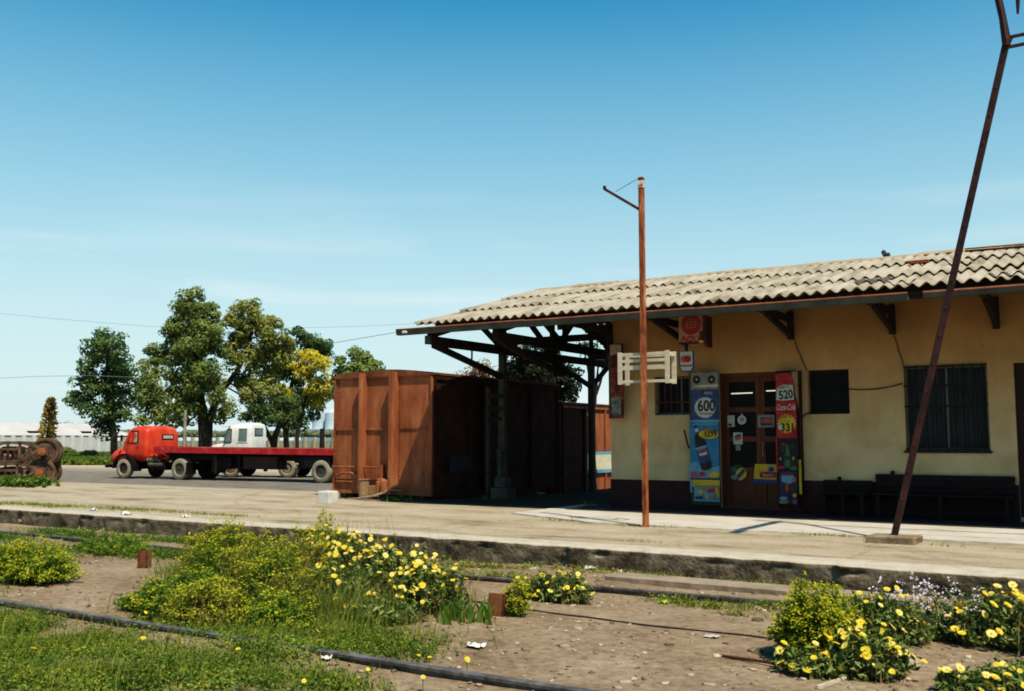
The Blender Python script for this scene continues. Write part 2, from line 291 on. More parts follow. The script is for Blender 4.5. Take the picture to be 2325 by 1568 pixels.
# joints of the platform wall as thin dark gaps are noise; a low stone ledge lies along its foot
slabm = mat('dusty_stone_slab', [(.20, .15, .105), (.33, .26, .19)], 3, .95, .5, 20)
for (x0, x1, y0, y1, lab) in ((-5.2, -1.7, 10.35, 10.72, 'long low dusty stone slab at the foot of the platform edge, right of the small daisy clump'),):
    b = MB(); n = 40
    rows = []
    for i in range(n+1):
        x = x0+(x1-x0)*i/n; j = .03*noise.noise((x*4, 0, 0)); rows.append([(x, y0+j, -.3), (x, y0+j, -.215), (x, y0+.02+j, -.2), (x, y1, -.205), (x, y1+.02, -.3)])
    b.loft(rows, True); b.build('stone_slab', slabm, label=lab, cat='slab')
# ---------------------------------------------------------------- rails
def rail(name, pts, lab, top, foot=True):
    """pts in xy; profile of a flat-bottom rail swept along"""
    prof = [(-.06, -.14), (.06, -.14), (.06, -.128), (.012, -.11), (.01, -.035), (.034, -.025), (.035, -.004), (.028, 0), (-.028, 0), (-.035, -.004), (-.034, -.025), (-.01, -.035), (-.012, -.11), (-.06, -.128)]
    rings = []
    for i, (x, y) in enumerate(pts):
        a = Vector(pts[max(i-1, 0)]); c = Vector(pts[min(i+1, len(pts)-1)]); d = (c-a).normalized(); n = Vector((-d.y, d.x))
        zt = top+.006*noise.noise((x*.7, y, 0)); rings.append([(x+n.x*u, y+n.y*u, zt+v) for u, v in prof])
    b = MB(); b.loft(rings); return b.build(name, steel, label=lab, cat='rail')
rail('rail', [(-60+ .5*i, 5.36-.03*math.sin(i*.05)) for i in range(140)], 'near steel rail with shiny grey top crossing the lower left through green weeds', -.135)
rail('rail', [(-60+.5*i, 9.72+(.16*sm((-x_-10)/8) if (x_ := -60+.5*i) < -10 else 0)-.12*math.exp(-((x_+6)/2.)**2)) for i in range(140)], 'farther dark steel rail half sunk in soil along the foot of the platform', -.215)
# half-buried dark rail line between the tracks at the right
b = MB(); b.tube([(-5.6+.2*i, 8.02+.015*math.sin(i), gz(-5.6+.2*i, 8.02)+.002) for i in range(20)], .012, 6); b.build('cable', black, label='thin dark cable half buried in the soil left of the round yellow-green bush', cat='cable')
# sleepers (thin weathered ends showing)
sleep = mat('grey_sleeper_timber', [(.12, .09, .07), (.26, .2, .15)], 4, .9, .4, stretch=(6, 1, 1))
for i, (x, y0, y1, yw, lab) in enumerate(((-9.35, 3.6, 5.9, .24, 'weathered grey sleeper crossing under the near rail at the left edge'), (-6.45, 4.2, 5.62, .22, 'short brown sleeper end poking out under the near rail amid green weeds'))):
    b = MB(); b.box((x-yw/2, y0, -.42), (x+yw/2, y1, -.262+.02), .01); b.build('sleeper', sleep, label=lab, cat='sleeper')
# rusty stakes
stakem = mat('brown_rusty_steel', [(.07, .03, .018), (.17, .07, .035), (.25, .11, .05)], 6, .85, .3)
def stake(x, y, z0, h, w, lab, tilt=0):
    b = MB(); t = .012
    Mx = Matrix.Translation((x, y, z0-.2)) @ Matrix.Rotation(tilt, 4, 'Y') @ Matrix.Rotation(.3, 4, 'Z')
    for a, c in (((-w/2, -.05, 0), (w/2, -.05+t, h+.2)), ((w/2-t, -.05, 0), (w/2, .06, h+.2)), ((-w/2, -.05, 0), (-w/2+t, .05, h+.17))): b.box(a, c, 0, Mx)
    b.build('rusty_stake', rustd if 'dark' in lab else stakem, label=lab, cat='stake')
stake(-10.75, 8.3, -.28, .23, .13, 'short rusty steel stake beside the farther rail at the left')
stake(-4.86, 7.5, -.26, .26, .14, 'rusty steel stake among leaves at the right end of the long flower bed', .05)
stake(-1.80, 7.62, -.27, .34, .15, 'short dark rusty stake beside the round yellow-green bush at the right')
# ================================================================ station building
YF = 18.0; XL = -8.87; XR = 7.0; WT = 3.78; YB = 22.9
bld = thing('station_building', 'yellow ochre plastered station building with maroon base and corrugated grey roof', 'building', (XL, YF, 0))
def rect(x0, y0, x1, y1, Y=YF):
    a = ony(x0, y0, Y); c = ony(x1, y1, Y); return (a.x, c.x, c.z, a.z)
W1 = (-7.90, -7.13, 1.84, 2.60); W2 = (-4.87, -4.14, 1.82, 2.62); W3 = (-3.21, -1.90, 1.17, 2.63); D1 = (-6.56, -4.98, -.02, 2.62); D2 = (-1.50, -.5, .1, 2.62)
W4 = (.6, 1.9, 1.17, 2.63); D3 = (3., 4., .1, 2.62)
holes = [W1, W2, W3, D1, D2, W4, D3]
xs_ = sorted({XL, XR} | {h[0] for h in holes} | {h[1] for h in holes}); zs_ = sorted({-.1, WT} | {h[2] for h in holes} | {h[3] for h in holes})
b = MB()
for x0, x1 in zip(xs_, xs_[1:]):
    for z0, z1 in zip(zs_, zs_[1:]):
        cx_, cz_ = (x0+x1)/2, (z0+z1)/2
        if any(h[0] < cx_ < h[1] and h[2] < cz_ < h[3] for h in holes): continue
        b.bm.faces.new([b.bm.verts.new(p) for p in ((x0, YF, z0), (x1, YF, z0), (x1, YF, z1), (x0, YF, z1))])
for h in holes:
    c = [(h[0], h[2]), (h[1], h[2]), (h[1], h[3]), (h[0], h[3])]
    for (u0, v0), (u1, v1) in zip(c, c[1:]+c[:1]):
        b.bm.faces.new([b.bm.verts.new(p) for p in ((u0, YF, v0), (u1, YF, v1), (u1, YF+.3, v1), (u0, YF+.3, v0))])
ZR = 5.04; YR = 20.9; YE = 15.95; ZE = 3.66; SL = (ZR-ZE)/(YR-YE)
def rz_(y): return ZE+SL*(y-YE) if y <= YR else ZR-SL*(y-YR)
bmesh.ops.remove_doubles(b.bm, verts=b.bm.verts, dist=1e-4)
b.prism([(YF+.01, -.1), (YB, -.1), (YB, rz_(YB)-.12), (YR, ZR-.12), (YF+.01, WT-.01)], XL, XL+.25, 'yz')
b.prism([(YF+.01, -.1), (YB, -.1), (YB, rz_(YB)-.12), (YR, ZR-.12), (YF+.01, WT-.01)], XR-.25, XR, 'yz')
b.box((XL+.25, YB-.25, -.1), (XR-.25, YB, rz_(YB)-.12)); b.box((XL+.26, YF+.7, -.1), (XR-.26, YF+.75, 3.7))
b.box((XL+.26, YF+.31, 3.74), (XR-.26, YB-.26, 3.79))
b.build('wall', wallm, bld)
# maroon wainscot, slightly proud, chipped upper line
b = MB()
for x0, x1, zt in ((XL-.012, D1[0], .56), (D1[1], D2[0], .62), (D2[1], W4[1]+.6, .62), (W4[1]+.6, D3[0], .62), (D3[1], XR, .62)): b.box((x0, YF-.014, -.05), (x1, YF-.001, zt))
b.box((XL-.012, YF, -.05), (XL-.001, YB, .56)); b.build('wainscot', maroon, bld)
# windows
def bars(b, h, n, hor, Y, r=.009):
    for i in range(n): x = h[0]+(h[1]-h[0])*(i+.5)/n; b.cyl((x, Y, h[2]), (x, Y, h[3]), r, seg=6)
    for z in hor: b.box((h[0], Y-.016, z-.014), (h[1], Y-.004, z+.014))
def frame(b, h, w, Y, d=.05):
    b.box((h[0], Y, h[2]), (h[0]+w, Y+d, h[3])); b.box((h[1]-w, Y, h[2]), (h[1], Y+d, h[3]))
    b.box((h[0]+w, Y, h[2]), (h[1]-w, Y+d, h[2]+w)); b.box((h[0]+w, Y, h[3]-w), (h[1]-w, Y+d, h[3]))
wframe = mat('grey_green_window_frame', [(.12, .13, .12), (.2, .21, .19)], 4, .8, .1)
def window(h, kind):
    b = MB(); frame(b, h, .045, YF+.14)
    if kind == 'curtain': b.box(((h[0]+h[1])/2-.025, YF+.142, h[2]+.045), ((h[0]+h[1])/2+.025, YF+.185, h[3]-.045))
    if kind == 'left': b.box((h[0]+.5, YF+.142, h[2]+.045), (h[0]+.53, YF+.185, h[3]-.045))
    w = b.build('window', wood if kind == 'dark' else wframe, bld, label={'curtain': 'barred window with grey curtains', 'left': 'small dark window left of the door', 'dark': 'small dark window right of the door'}[kind])
    b = MB(); b.box((h[0]+.04, YF+.16, h[2]+.04), (h[1]-.04, YF+.172, h[3]-.04)); b.build('pane', glassc if kind == 'curtain' else glassd, w)
    if kind == 'curtain':
        rows = []; n = 120; 
        V = []; 
        for i in range(n+1):
            x = h[0]+.05+(h[1]-h[0]-.1)*i/n; y = YF+.2+.022*math.sin(i*.9)+.01*math.sin(i*.37)
            V += [(x, y, h[2]+.06), (x, y, h[3]-.05)]
        npmesh('curtain', V, [(2*i, 2*i+2, 2*i+3, 2*i+1) for i in range(n)], curt, w, smooth=True)
        b = MB(); bars(b, h, 9, (h[2]+.02, h[2]+(h[3]-h[2])*.52, h[2]+(h[3]-h[2])*.76, h[3]-.02), YF-.02, .013); 
        b.box((h[0]-.03, YF-.05, h[2]-.035), (h[1]+.03, YF+.02, h[2]-.002)); b.build('window_bars', black, w)
    elif kind == 'left':
        b = MB(); bars(b, h, 6, (h[2]+.25,), YF+.08); b.build('window_bars', rustd, w)
glassc = None
m, N, L, B = nt('clear_dusty_glass'); B.inputs['Base Color'].default_value = (.05, .055, .05, 1); B.inputs['Roughness'].default_value = .1; B.inputs['Specular IOR Level'].default_value = .2; B.inputs['Alpha'].default_value = .1; glassc = m
window(W1, 'left'); window(W2, 'dark'); window(W3, 'curtain'); window(W4, 'curtain')
def plain_door(h):
    b = MB(); b.box((h[0], YF+.12, h[2]), (h[1], YF+.17, h[3])); frame(b, h, .08, YF+.1, .019)
    for i in range(5): x = h[0]+(h[1]-h[0])*(i+.5)/5; b.box((x-.07, YF+.11, h[2]+.15), (x+.07, YF+.1195, h[3]-.15))
    d = b.build('door', mat('dark_brown_door', [(.03, .014, .01), (.055, .026, .018)], 3, .6, .1), bld, label='dark wooden door at the right end'); 
    b = MB(); b.sph((h[0]+.16, YF+.09, 1.05), .03); b.build('handle', steel, d)
plain_door(D2); plain_door(D3)
# shop door: two glazed leaves
b = MB(); frame(b, (D1[0], D1[1], .02, D1[3]), .07, YF+.06, .1)
door = b.build('door_frame', doorw, bld)
mid = -5.80
def leaf(x0, x1, lab):
    Y = YF+.1; b = MB(); zz = [.03, .30, .80, 1.36, 1.46, 1.88, 1.97, 2.45, 2.55]
    b.box((x0, Y, zz[0]), (x0+.085, Y+.045, zz[-1])); b.box((x1-.085, Y, zz[0]), (x1, Y+.045, zz[-1]))
    for a, c in ((.03, .14), (.74, .84), (1.32, 1.42), (1.88, 1.97), (2.45, 2.55)): b.box((x0+.085, Y, a), (x1-.085, Y+.045, c))
    b.box((x0+.09, Y+.02, .13), (x1-.09, Y+.035, .75)); b.box((x0+.14, Y+.008, .2), (x1-.14, Y+.0195, .68), .006)
    d = b.build('door_leaf', doorw, bld, label=lab)
    for a, c in ((.84, 1.32), (1.42, 1.88), (1.97, 2.45)):
        b = MB(); b.box((x0+.08, Y+.02, a-.005), (x1-.08, Y+.03, c+.005)); b.build('pane', glassd, d)
    return d
leaf(D1[0]+.07, mid, 'left leaf of the glazed brown door'); dl = leaf(mid+.004, D1[1]-.07, 'right leaf of the glazed brown door')
b = MB(); b.box((mid+.03, YF+.07, 1.05), (mid+.055, YF+.1, 1.3)); b.build('door_handle', steel, dl)
lampm, N, L, B = nt('lit_tube_lamp'); B.inputs['Emission Color'].default_value = (1, .95, .8, 1); B.inputs['Emission Strength'].default_value = .55; B.inputs['Base Color'].default_value = (.6, .58, .5, 1)
for x0, x1, z in ((-6.36, -5.94, 2.235), (-5.68, -5.2, 2.27)):
    b = MB(); b.cyl((x0, YF+.112, z), (x1, YF+.112, z+.006), .012, seg=8); b.build('lit_tube', lampm, bld, label='pale lamp tube shining in the door glass')
# step
b = MB(); b.box((D1[0]-.02, YF-.22, -.02), (D1[1]+.02, YF-.015, .06), .012); b.build('door_step', maroon, bld)
# ---------------------------------------------------------------- roof
XG = -12.3; XE = 7.6
pitch = .205; amp = .036
def roofsheet(b_, x0, x1, ya, yb, side, lift):
    """one tier of corrugated sheets; sheet-wise jitter"""
    V = []; n = int((x1-x0)/pitch*8); 
    ny = 3; base = len(b_['v'])
    for j in range(ny+1):
        t = j/ny; y = ya+(yb-ya)*t
        for i in range(n+1):
            x = x0+(x1-x0)*i/n; sh = math.floor((x-x0)/1.06); jx = noise.noise((sh*3.3, ya, 1)); jy = noise.noise((sh*7.7, ya, 5))
            yy = y+(jy*.06 if j == 0 else 0)*side
            z = rz_(YR-abs(YR-yy)) if side > 0 else rz_(yy)
            z = ZE+SL*(yy-YE) if side > 0 else ZR-SL*(yy-YR)
            z += amp*math.cos(2*math.pi*x/pitch)+lift*(1-t)+.018*jx*(1-t)+.012*noise.noise((x*.5, y, 0))
            V.append((x, yy, z))
    nx = n+1
    b_['v'] += V
    for j in range(ny):
        for i in range(n): b_['f'].append((base+j*nx+i, base+j*nx+i+1, base+(j+1)*nx+i+1, base+(j+1)*nx+i))
d = {'v': [], 'f': []}
tiers = [(15.86, 17.62), (17.48, 19.35), (19.2, 20.93)]
for k, (a, c) in enumerate(tiers): roofsheet(d, XG, XE, a, c, 1, .05 if k else .075)
for k, (a, c) in enumerate([(24.6, 23.3), (23.4, 22.0), (22.1, 20.9)]): roofsheet(d, XG, XE, a, c, -1, .05 if k else .02)
ro = npmesh('roof', d['v'], d['f'], roofm, bld, smooth=True)
so = ro.modifiers.new('thick', 'SOLIDIFY'); so.thickness = .014; so.offset = 0
# broken and slipped pieces of sheet on the right part
for i in range(9):
    x = -3.6+i*.62+random.uniform(-.2, .2); y = random.choice((16.2, 16.6, 17.3, 18.2, 19.0)); d = {'v': [], 'f': []}
    x0 = round(x/pitch)*pitch; roofsheet(d, x0, x0+pitch*random.choice((2, 3)), y, y+random.uniform(.5, .9), 1, .055)
    dz = random.uniform(.03, .06); rot = random.uniform(-.08, .08)
    V = [(px+(py-y)*rot, py, pz+dz) for px, py, pz in d['v']]
    npmesh('slipped_sheet', V, d['f'], roofm if i % 3 else mat('dark_mossy_sheet', [(.05, .045, .035), (.14, .12, .09)], 5, .95, .3), ro, smooth=True)
b = MB()
for i in range(18):
    x0 = XG-.02+i*1.12; j = random.uniform(-.015, .015)
    b.prism([(YR-.19, ZR-.02+j), (YR-.05, ZR+.055+j), (YR+.05, ZR+.055+j), (YR+.19, ZR-.02+j), (YR+.17, ZR-.04+j), (YR, ZR+.03+j), (YR-.17, ZR-.04+j)], x0, x0+1.14, 'yz')
b.build('ridge_cap', mat('tan_ridge_tile', [(.26, .2, .12), (.4, .32, .2)], 4, .95, .3), bld)
# red broken bit + knob on ridge
b = MB(); p = ony(2090, 592, 19.6); b.box((p.x-.22, 19.2, rz_(19.2)+.07), (p.x+.2, 19.45, rz_(19.2)+.10), .01); b.box((p.x-.12, 18.95, rz_(18.95)+.07), (p.x+.25, 19.08, rz_(18.95)+.09), .01); b.build('tile_fragment', mat('red_clay_fragment', [(.25, .07, .04), (.36, .12, .07)], 5, .9, .2), bld)
b = MB(); p = ony(2014, 580, YR); b.box((p.x-.09, YR-.06, ZR+.05), (p.x+.05, YR+.06, ZR+.12), .02); b.sph((p.x-.07, YR, ZR+.14), .05); b.build('ridge_ornament', mat('dark_stone', [(.05, .05, .045), (.1, .1, .09)], 5, .9, .2), bld)
# gutter and fascia
b = MB(); x = -12.72
segs = [(-12.72, -9.6), (-9.62, -6.2), (-6.22, -2.72), (-2.5, 1.5), (1.5, XE)]
for i, (x0, x1) in enumerate(segs):
    dz = (-.0, -.008, -.012, .005, .0)[i]; b.prism([(15.80, 3.60+dz), (15.82, 3.49+dz), (15.93, 3.49+dz), (15.95, 3.58+dz), (15.94, 3.58+dz), (15.925, 3.505+dz), (15.83, 3.505+dz), (15.812, 3.60+dz)], x0, x1, 'yz')
g = b.build('gutter', tin, bld)
b = MB()
for i, (x0, x1) in enumerate(segs[:4]): dz = (-.0, -.012, -.02, -.03)[i]; b.box((x0, 15.79, 3.598+dz), (x1, 15.825, 3.622+dz), .006)
b.build('gutter_rim', redrim, g)
b = MB(); b.cyl((-12.45, 15.87, 3.535), (-12.45, 15.7, 3.535), .03); b.build('gutter_bracket', whitesign, g)
b = MB(); b.box((XG+.05, 15.96, 3.53), (XE, 16.0, 3.62)); b.build('fascia', wood, bld)
# purlins and rafters
b = MB()
for y in (16.6, 17.7, 19.3, 20.7, 21.1, 22.4, 23.4, 24.3): b.box((XG+.03, y-.04, rz_(y)-.14), (XE, y+.04, rz_(y)-.045))
b.build('purlin', wood, bld)
def rafter(x, y0=16.0, y1=24.4, w=.07):
    b = MB(); b.beam((x, y0, rz_(y0)-.21), (x, YR, ZR-.21), w, .13, (0, 0, 1)) ; b.beam((x, YR, ZR-.21), (x, y1, rz_(y1)-.21), w, .13, (0, 0, 1)); return b
for x in (-10.4, -8.95): rafter(x, w=.09).build('rafter', wood, bld)
# canopy trusses
def truss(x, full=True):
    b = rafter(x, w=.1)
    b.beam((x, 16.0, 3.37), (x, 24.35, 3.41), .13, .17)
    for (y0, z0, y1, z1, w) in ((18.8, 3.4, 17.7, rz_(17.7)-.2, .09), (18.85, 3.4, 18.85, rz_(18.85)-.2, .09), (21.1, 3.45, 19.5, rz_(19.5)-.22, .1), (21.1, 3.45, 21.1, ZR-.2, .1), (21.1, 3.45, 22.3, rz_(22.3)-.22, .1),
        (23.2, 3.42, 23.2, rz_(23.2)-.2, .09), (16.15, 3.3, 18.75, 2.78, .11), (23.2, 2.75, 20.9, 3.35, .1), (23.2, 2.75, 24.2, 3.35, .1), (18.8, 2.75, 20.9, 3.35, .001)):
        if w > .01: b.beam((x, y0, z0), (x, y1, z1), w, w)
    b.cyl((x, 17.55, 3.35), (x, 17.55, 3.1), .02, seg=6)
    return b.build('truss', wood, bld, label='dark timber roof truss of the open canopy')
truss(-12.0); truss(-10.4)
b = MB(); b.box((-12.07, 15.93, 3.28), (-11.93, 16.0, 3.46), .01); b.build('beam_end', greywood, bld)
for z in (3.48,): 
    b = MB()
    for y in (18.8, 23.2): b = MB(); b.box((-12.05, y-.06, z), (XL, y+.06, z+.14)); b.build('tie_beam', wood, bld)
darkpaint = mat('dark_canopy_paint', [(.05, .04, .03), (.10, .085, .06)], 4, .85, .2)
def pillar(x, y, rich):
    b = MB(); b.box((x-.075, y-.075, .5), (x+.075, y+.075, 3.34), .01); 
    if not rich: b.box((x-.075, y-.075, -.1), (x+.075, y+.075, .5))
    p = b.build('pillar', greywood, bld, label='timber canopy pillar')
    if rich:
        b = MB(); b.box((x-.22, y-.2, -.12), (x+.24, y+.2, .28), .03); b.box((x-.14, y-.14, .28), (x+.15, y+.14, .52), .03); b.build('pillar_base', mat('dark_concrete', [(.07, .06, .045), (.14, .12, .09)], 4, .95, .4), p)  # base block in a darker concrete tone
        b = MB(); b.cyl((x, y-.11, .5), (x, y-.11, 1.1), .07); b.cyl((x, y-.11, 1.1), (x, y-.11, 1.14), .085); b.cyl((x+.1, y-.11, 1.1), (x+.1, y-.11, 2.0), .03); b.build('drain_pipe', greywood, p)
        b = MB(); b.box((x-.42, y-.06, -.05), (x-.34, y+.02, 2.55)); b.build('support_post', greywood, p)
        b = MB()
        for z in (1.78, 2.02, 2.3): b.box((x-.34, y-.1, z), (x+.1, y-.076, z+.09))
        b.build('cross_board', wood, p)
pillar(-12.0, 18.8, True); pillar(-12.0, 23.2, False)
# eave brackets on the facade
for i, x in enumerate((-7.22, -5.14, -3.36, -1.72, .6, 2.9)):
    b = MB(); b.box((x-.05, YF-.12, 3.18), (x+.05, YF-.001, 3.70)); b.box((x-.045, 16.02, 3.50), (x+.045, YF-.121, 3.61)); b.beam((x, YF-.08, 3.26), (x, 16.5, 3.52), .08, .09)
    b.build('eave_bracket', wood, bld)
b = MB(); b.box((XL-.05, 16.0, 3.50), (XL+.05, YF-.001, 3.62)); b.box((XL-.08, YF-.07, 2.9), (XL+.06, YF-.001, 3.7)); b.build('corner_beam', wood, bld)
# wires on the wall
def wire(pts, r, lab, m=black):
    b = MB(); b.tube(pts, r, 6); b.build('wall_cable', m, bld, label=lab)
def sag(p, q, s, n=12): p, q = Vector(p), Vector(q); return [p.lerp(q, i/n)-Vector((0, 0, s*4*(i/n)*(1-i/n))) for i in range(n+1)]
wire(sag((-4.14, YF-.02, 2.26), (-3.23, YF-.02, 2.33), .05), .009, 'thin cable sagging between the windows', rustd)
wire(sag((-5.1, YF-.02, 3.2), (-4.88, YF-.02, 2.62), .0), .007, 'thin cable running down the wall'); wire(sag((-3.35, YF-.02, 3.2), (-3.2, YF-.02, 2.64), .0), .007, 'thin cable running down the wall')
wire([(-7.13, YF-.03, 2.9), (-7.13, YF-.03, 2.6)], .014, 'short conduit above the small left window', rustd)
# weeds growing in the gutter
P = np.stack([rng.uniform(-6.4, -3.1, 500), rng.uniform(15.83, 15.93, 500), np.full(500, 3.55)], 1); P[:, 0] = np.where(rng.random(500) < .5, -5.9+rng.normal(size=500)*.25, P[:, 0])
gweed = leafmat('gutter_weed', [(.07, .08, .02), (.22, .2, .05), (.35, .27, .1)])
npmesh('gutter_weeds', *blades(P, .09, .006, .9), gweed, kind='stuff', label='sparse dry weeds growing in the roof gutter', cat='weeds')
# ---------------------------------------------------------------- benches against the wall
bw = mat('dark_bench_wood', [(.010, .005, .005), (.02, .01, .009)], 3, .7, .15)
def bench(x0, x1, zt, lab):
    t = thing('bench', lab, 'bench', ((x0+x1)/2, YF-.3, 0), 'dark benches against the wall')
    b = MB()
    for z in (zt-.1, zt-.205, zt-.31): b.box((x0, YF-.09, z), (x1, YF-.05, z+.1), .004)
    b.box((x0+.05, YF-.1, .06), (x1-.05, YF-.092, .4))
    b.build('backrest', bw, t); b = MB()
    for y in (YF-.5, YF-.38, YF-.26, YF-.14): b.box((x0, y, .42), (x1, y+.1, .45), .006)
    b.build('seat', bw, t)
    for x in (x0+.1, x1-.1, (x0+x1)/2):
        b = MB(); b.box((x-.03, YF-.48, .02), (x+.03, YF-.42, .419)); b.box((x-.03, YF-.049, .02), (x+.03, YF-.015, zt)); b.box((x-.029, YF-.419, .3), (x+.029, YF-.05, .36)); b.build('leg', bw, t)
    b = MB(); b.sph((x0+.28, YF-.07, zt+.03), .035); b.build('knob', bw, t)
bench(-4.62, -3.78, .64, 'dark brown wooden bench just right of the red poster column'); bench(-3.72, -1.55, .76, 'long dark brown wooden bench under the barred window')
# ================================================================ text
def text(s, x, z, Y, size, m, parent, name='lettering', sx=1, shear=0, off=0, rot=0, align='CENTER', kw=None):
    cu = bpy.data.curves.new(name, 'FONT'); cu.body = s; cu.size = size; cu.align_x = align; cu.align_y = 'CENTER'; cu.shear = shear; cu.offset = off; cu.extrude = .0008; cu.resolution_u = 3
    o = bpy.data.objects.new(name, cu); COL.objects.link(o); bpy.context.view_layer.update()
    me = bpy.data.meshes.new_from_object(o.evaluated_get(bpy.context.evaluated_depsgraph_get())); bpy.data.objects.remove(o)
    T = Matrix.Translation(Vector((x, Y, z))-rootloc(parent)) @ Matrix.Rotation(rot, 4, 'Y') @ Matrix.Rotation(R(90), 4, 'X') @ Matrix.Diagonal((sx, 1, 1, 1))
    me.transform(T); me.materials.clear(); me.materials.append(m); me.name = name
    o = bpy.data.objects.new(name, me); COL.objects.link(o); o.parent = parent; return o
C_ = {k: flat('print_'+k, tuple(.62*a+.012 for a in v), .5) for k, v in dict(blue=(.03, .085, .24), cyan=(.04, .25, .42), sky=(.18, .42, .52), yellow=(.75, .52, .03), red=(.50, .014, .018), white=(.62, .62, .55), black=(.01, .009, .01),
    pink=(.55, .1, .18), green=(.03, .2, .07), brown=(.10, .03, .02), orange=(.6, .14, .03), grey=(.3, .32, .31), navy=(.02, .02, .10), tan=(.4, .28, .13), cola=(.03, .012, .012), dgreen=(.02, .06, .03)).items()}
YP = 17.83
class Poster:
    """flat sheets on a board at y=Y; coordinates in crop pixels of the doorway close-up"""
    def __init__(s, t, Y): s.t, s.Y, s.k = t, Y, 0
    def P(s, cx, cy): return ony((2700+cx/2.703)/1.7625, (1450+cy/2.703)/1.7625, s.Y)
    def y(s): s.k += 1; return s.Y-.002-.0012*s.k
    def rect(s, x0, y0, x1, y1, c, name='panel', parent=None, **k):
        a, d = s.P(x0, y0), s.P(x1, y1); b = MB(); yy = s.y(); b.box((a.x, yy, d.z), (d.x, yy+.001, a.z)); return b.build(name, C_[c], parent or s.t, **k)
    def poly(s, pts, c, name='patch', parent=None, **k):
        b = MB(); yy = s.y(); q = [s.P(*p) for p in pts]; b.prism([(p.x, p.z) for p in q], yy, yy+.001); return b.build(name, C_[c], parent or s.t, **k)
    def ell(s, cx, cy, rx, ry, c, name='patch', parent=None, n=28, star=0, rot=0, **k):
        pts = []
        for i in range(n):
            a = 2*math.pi*i/n; f = 1-(star if i % 2 else 0); u, v = rx*f*math.cos(a), ry*f*math.sin(a); pts.append((cx+u*math.cos(rot)-v*math.sin(rot), cy+u*math.sin(rot)+v*math.cos(rot)))
        return s.poly(pts, c, name, parent, **k)
    def txt(s, t, cx, cy, h, c, parent=None, sx=1, shear=0, off=0, rot=0):
        p = s.P(cx, cy); q = s.P(cx, cy+h); yy = s.y(); return text(t, p.x, p.z, yy, abs(q.z-p.z)*1.4, C_[c], parent or s.t, sx=sx, shear=shear, off=off, rot=rot)
# left column of adverts
t = thing('advert_board', 'tall blue advert board left of the shop door showing a leaning cola bottle', 'advert board', (-6.85, YP, 0))
q = Poster(t, YP)
a, c = q.P(152, 100), q.P(492, 1505); b = MB(); b.box((a.x, YP, .12), (c.x, YP+.03, a.z)); b.build('board', greywood, t)
q.rect(170, 105, 470, 285, 'grey', 'ring_panel')
for cx in (240, 397): q.ell(cx if cx > 300 else 235, 178, 52, 55, 'tan', 'ring'); q.ell(cx if cx > 300 else 235, 178, 40, 44, 'black', 'ring'); q.ell(cx if cx > 300 else 235, 178, 11, 12, 'white', 'ring')
q.rect(215, 238, 468, 264, 'white', 'stripe'); q.rect(215, 265, 468, 288, 'tan', 'stripe')
pb = q.rect(180, 290, 480, 608, 'blue', 'price_panel'); q.ell(262, 318, 16, 11, 'red'); q.txt('PEPSI', 362, 328, 30, 'white', off=.001, shear=.1)
q.ell(328, 482, 117, 116, 'white', 'price_burst', n=44, star=.07); q.txt('600', 342, 468, 118, 'black', sx=.82, off=.006); q.txt('RETORNABLE', 350, 550, 20, 'navy', sx=.9)
q.rect(160, 610, 488, 1250, 'cyan', 'bottle_panel'); q.poly([(160, 1090), (230, 1070), (300, 1130), (400, 1130), (488, 1110), (488, 1245), (160, 1245)], 'sky', 'cloud'); q.rect(165, 618, 484, 640, 'sky', 'stripe')
q.rect(190, 656, 460, 666, 'sky', 'stripe')
ang = R(-15)
def rp(u, v): return (297+u*math.cos(ang)-v*math.sin(ang)-2, 930+u*math.sin(ang)+v*math.cos(ang)) 
def bp(pts, c, n): return q.poly([rp(u, v) for u, v in pts], c, n)
bp([(-14, -255), (14, -255), (16, -225), (16, -185), (-16, -185), (-16, -225)], 'white', 'bottle_neck'); bp([(-17, -262), (17, -262), (17, -232), (-17, -232)], 'navy', 'bottle_cap')
bp([(-18, -190), (18, -190), (42, -130), (60, -50), (58, 30), (62, 110), (58, 215), (30, 232), (-30, 232), (-58, 215), (-62, 110), (-58, 30), (-60, -50), (-42, -130)], 'cola', 'bottle')
bp([(-60, -30), (60, -30), (59, -2), (-59, -2)], 'sky', 'label_band'); bp([(-59, -2), (59, -2), (60, 150), (-60, 150)], 'blue', 'bottle_label'); bp([(-40, 10), (46, 10), (46, 70), (-40, 70)], 'white', 'emblem'); bp([(-34, 14), (46, 12), (46, 36), (-10, 44), (-36, 40)], 'red', 'emblem')
q.ell(372, 768, 110, 52, 'yellow', 'price_tag'); q.txt('1299', 388, 765, 76, 'black', sx=.68, off=.004)
q.rect(178, 1172, 245, 1235, 'pink', 'badge'); q.ell(300, 1200, 35, 24, 'red', 'badge'); q.ell(430, 1205, 62, 33, 'yellow', 'badge'); q.rect(160, 1243, 494, 1256, 'navy', 'stripe')
q.rect(200, 1258, 494, 1345, 'yellow', 'banner'); q.rect(170, 1258, 200, 1400, 'sky', 'banner_edge'); q.rect(214, 1335, 494, 1503, 'sky', 'banner'); q.poly([(214, 1320), (494, 1320), (494, 1440), (380, 1390), (260, 1350)], 'tan', 'banner_patch')
for cx, cy, rx, ry, cc in ((410, 1375, 55, 26, 'pink'), (285, 1395, 30, 28, 'yellow'), (425, 1455, 34, 22, 'tan'), (350, 1440, 18, 30, 'yellow'), (470, 1400, 18, 60, 'yellow')): q.ell(cx, cy, rx, ry, cc, rot=-.3)
q.rect(232, 1440, 308, 1466, 'navy', 'badge'); q.ell(408, 1376, 34, 9, 'red', rot=-.2)
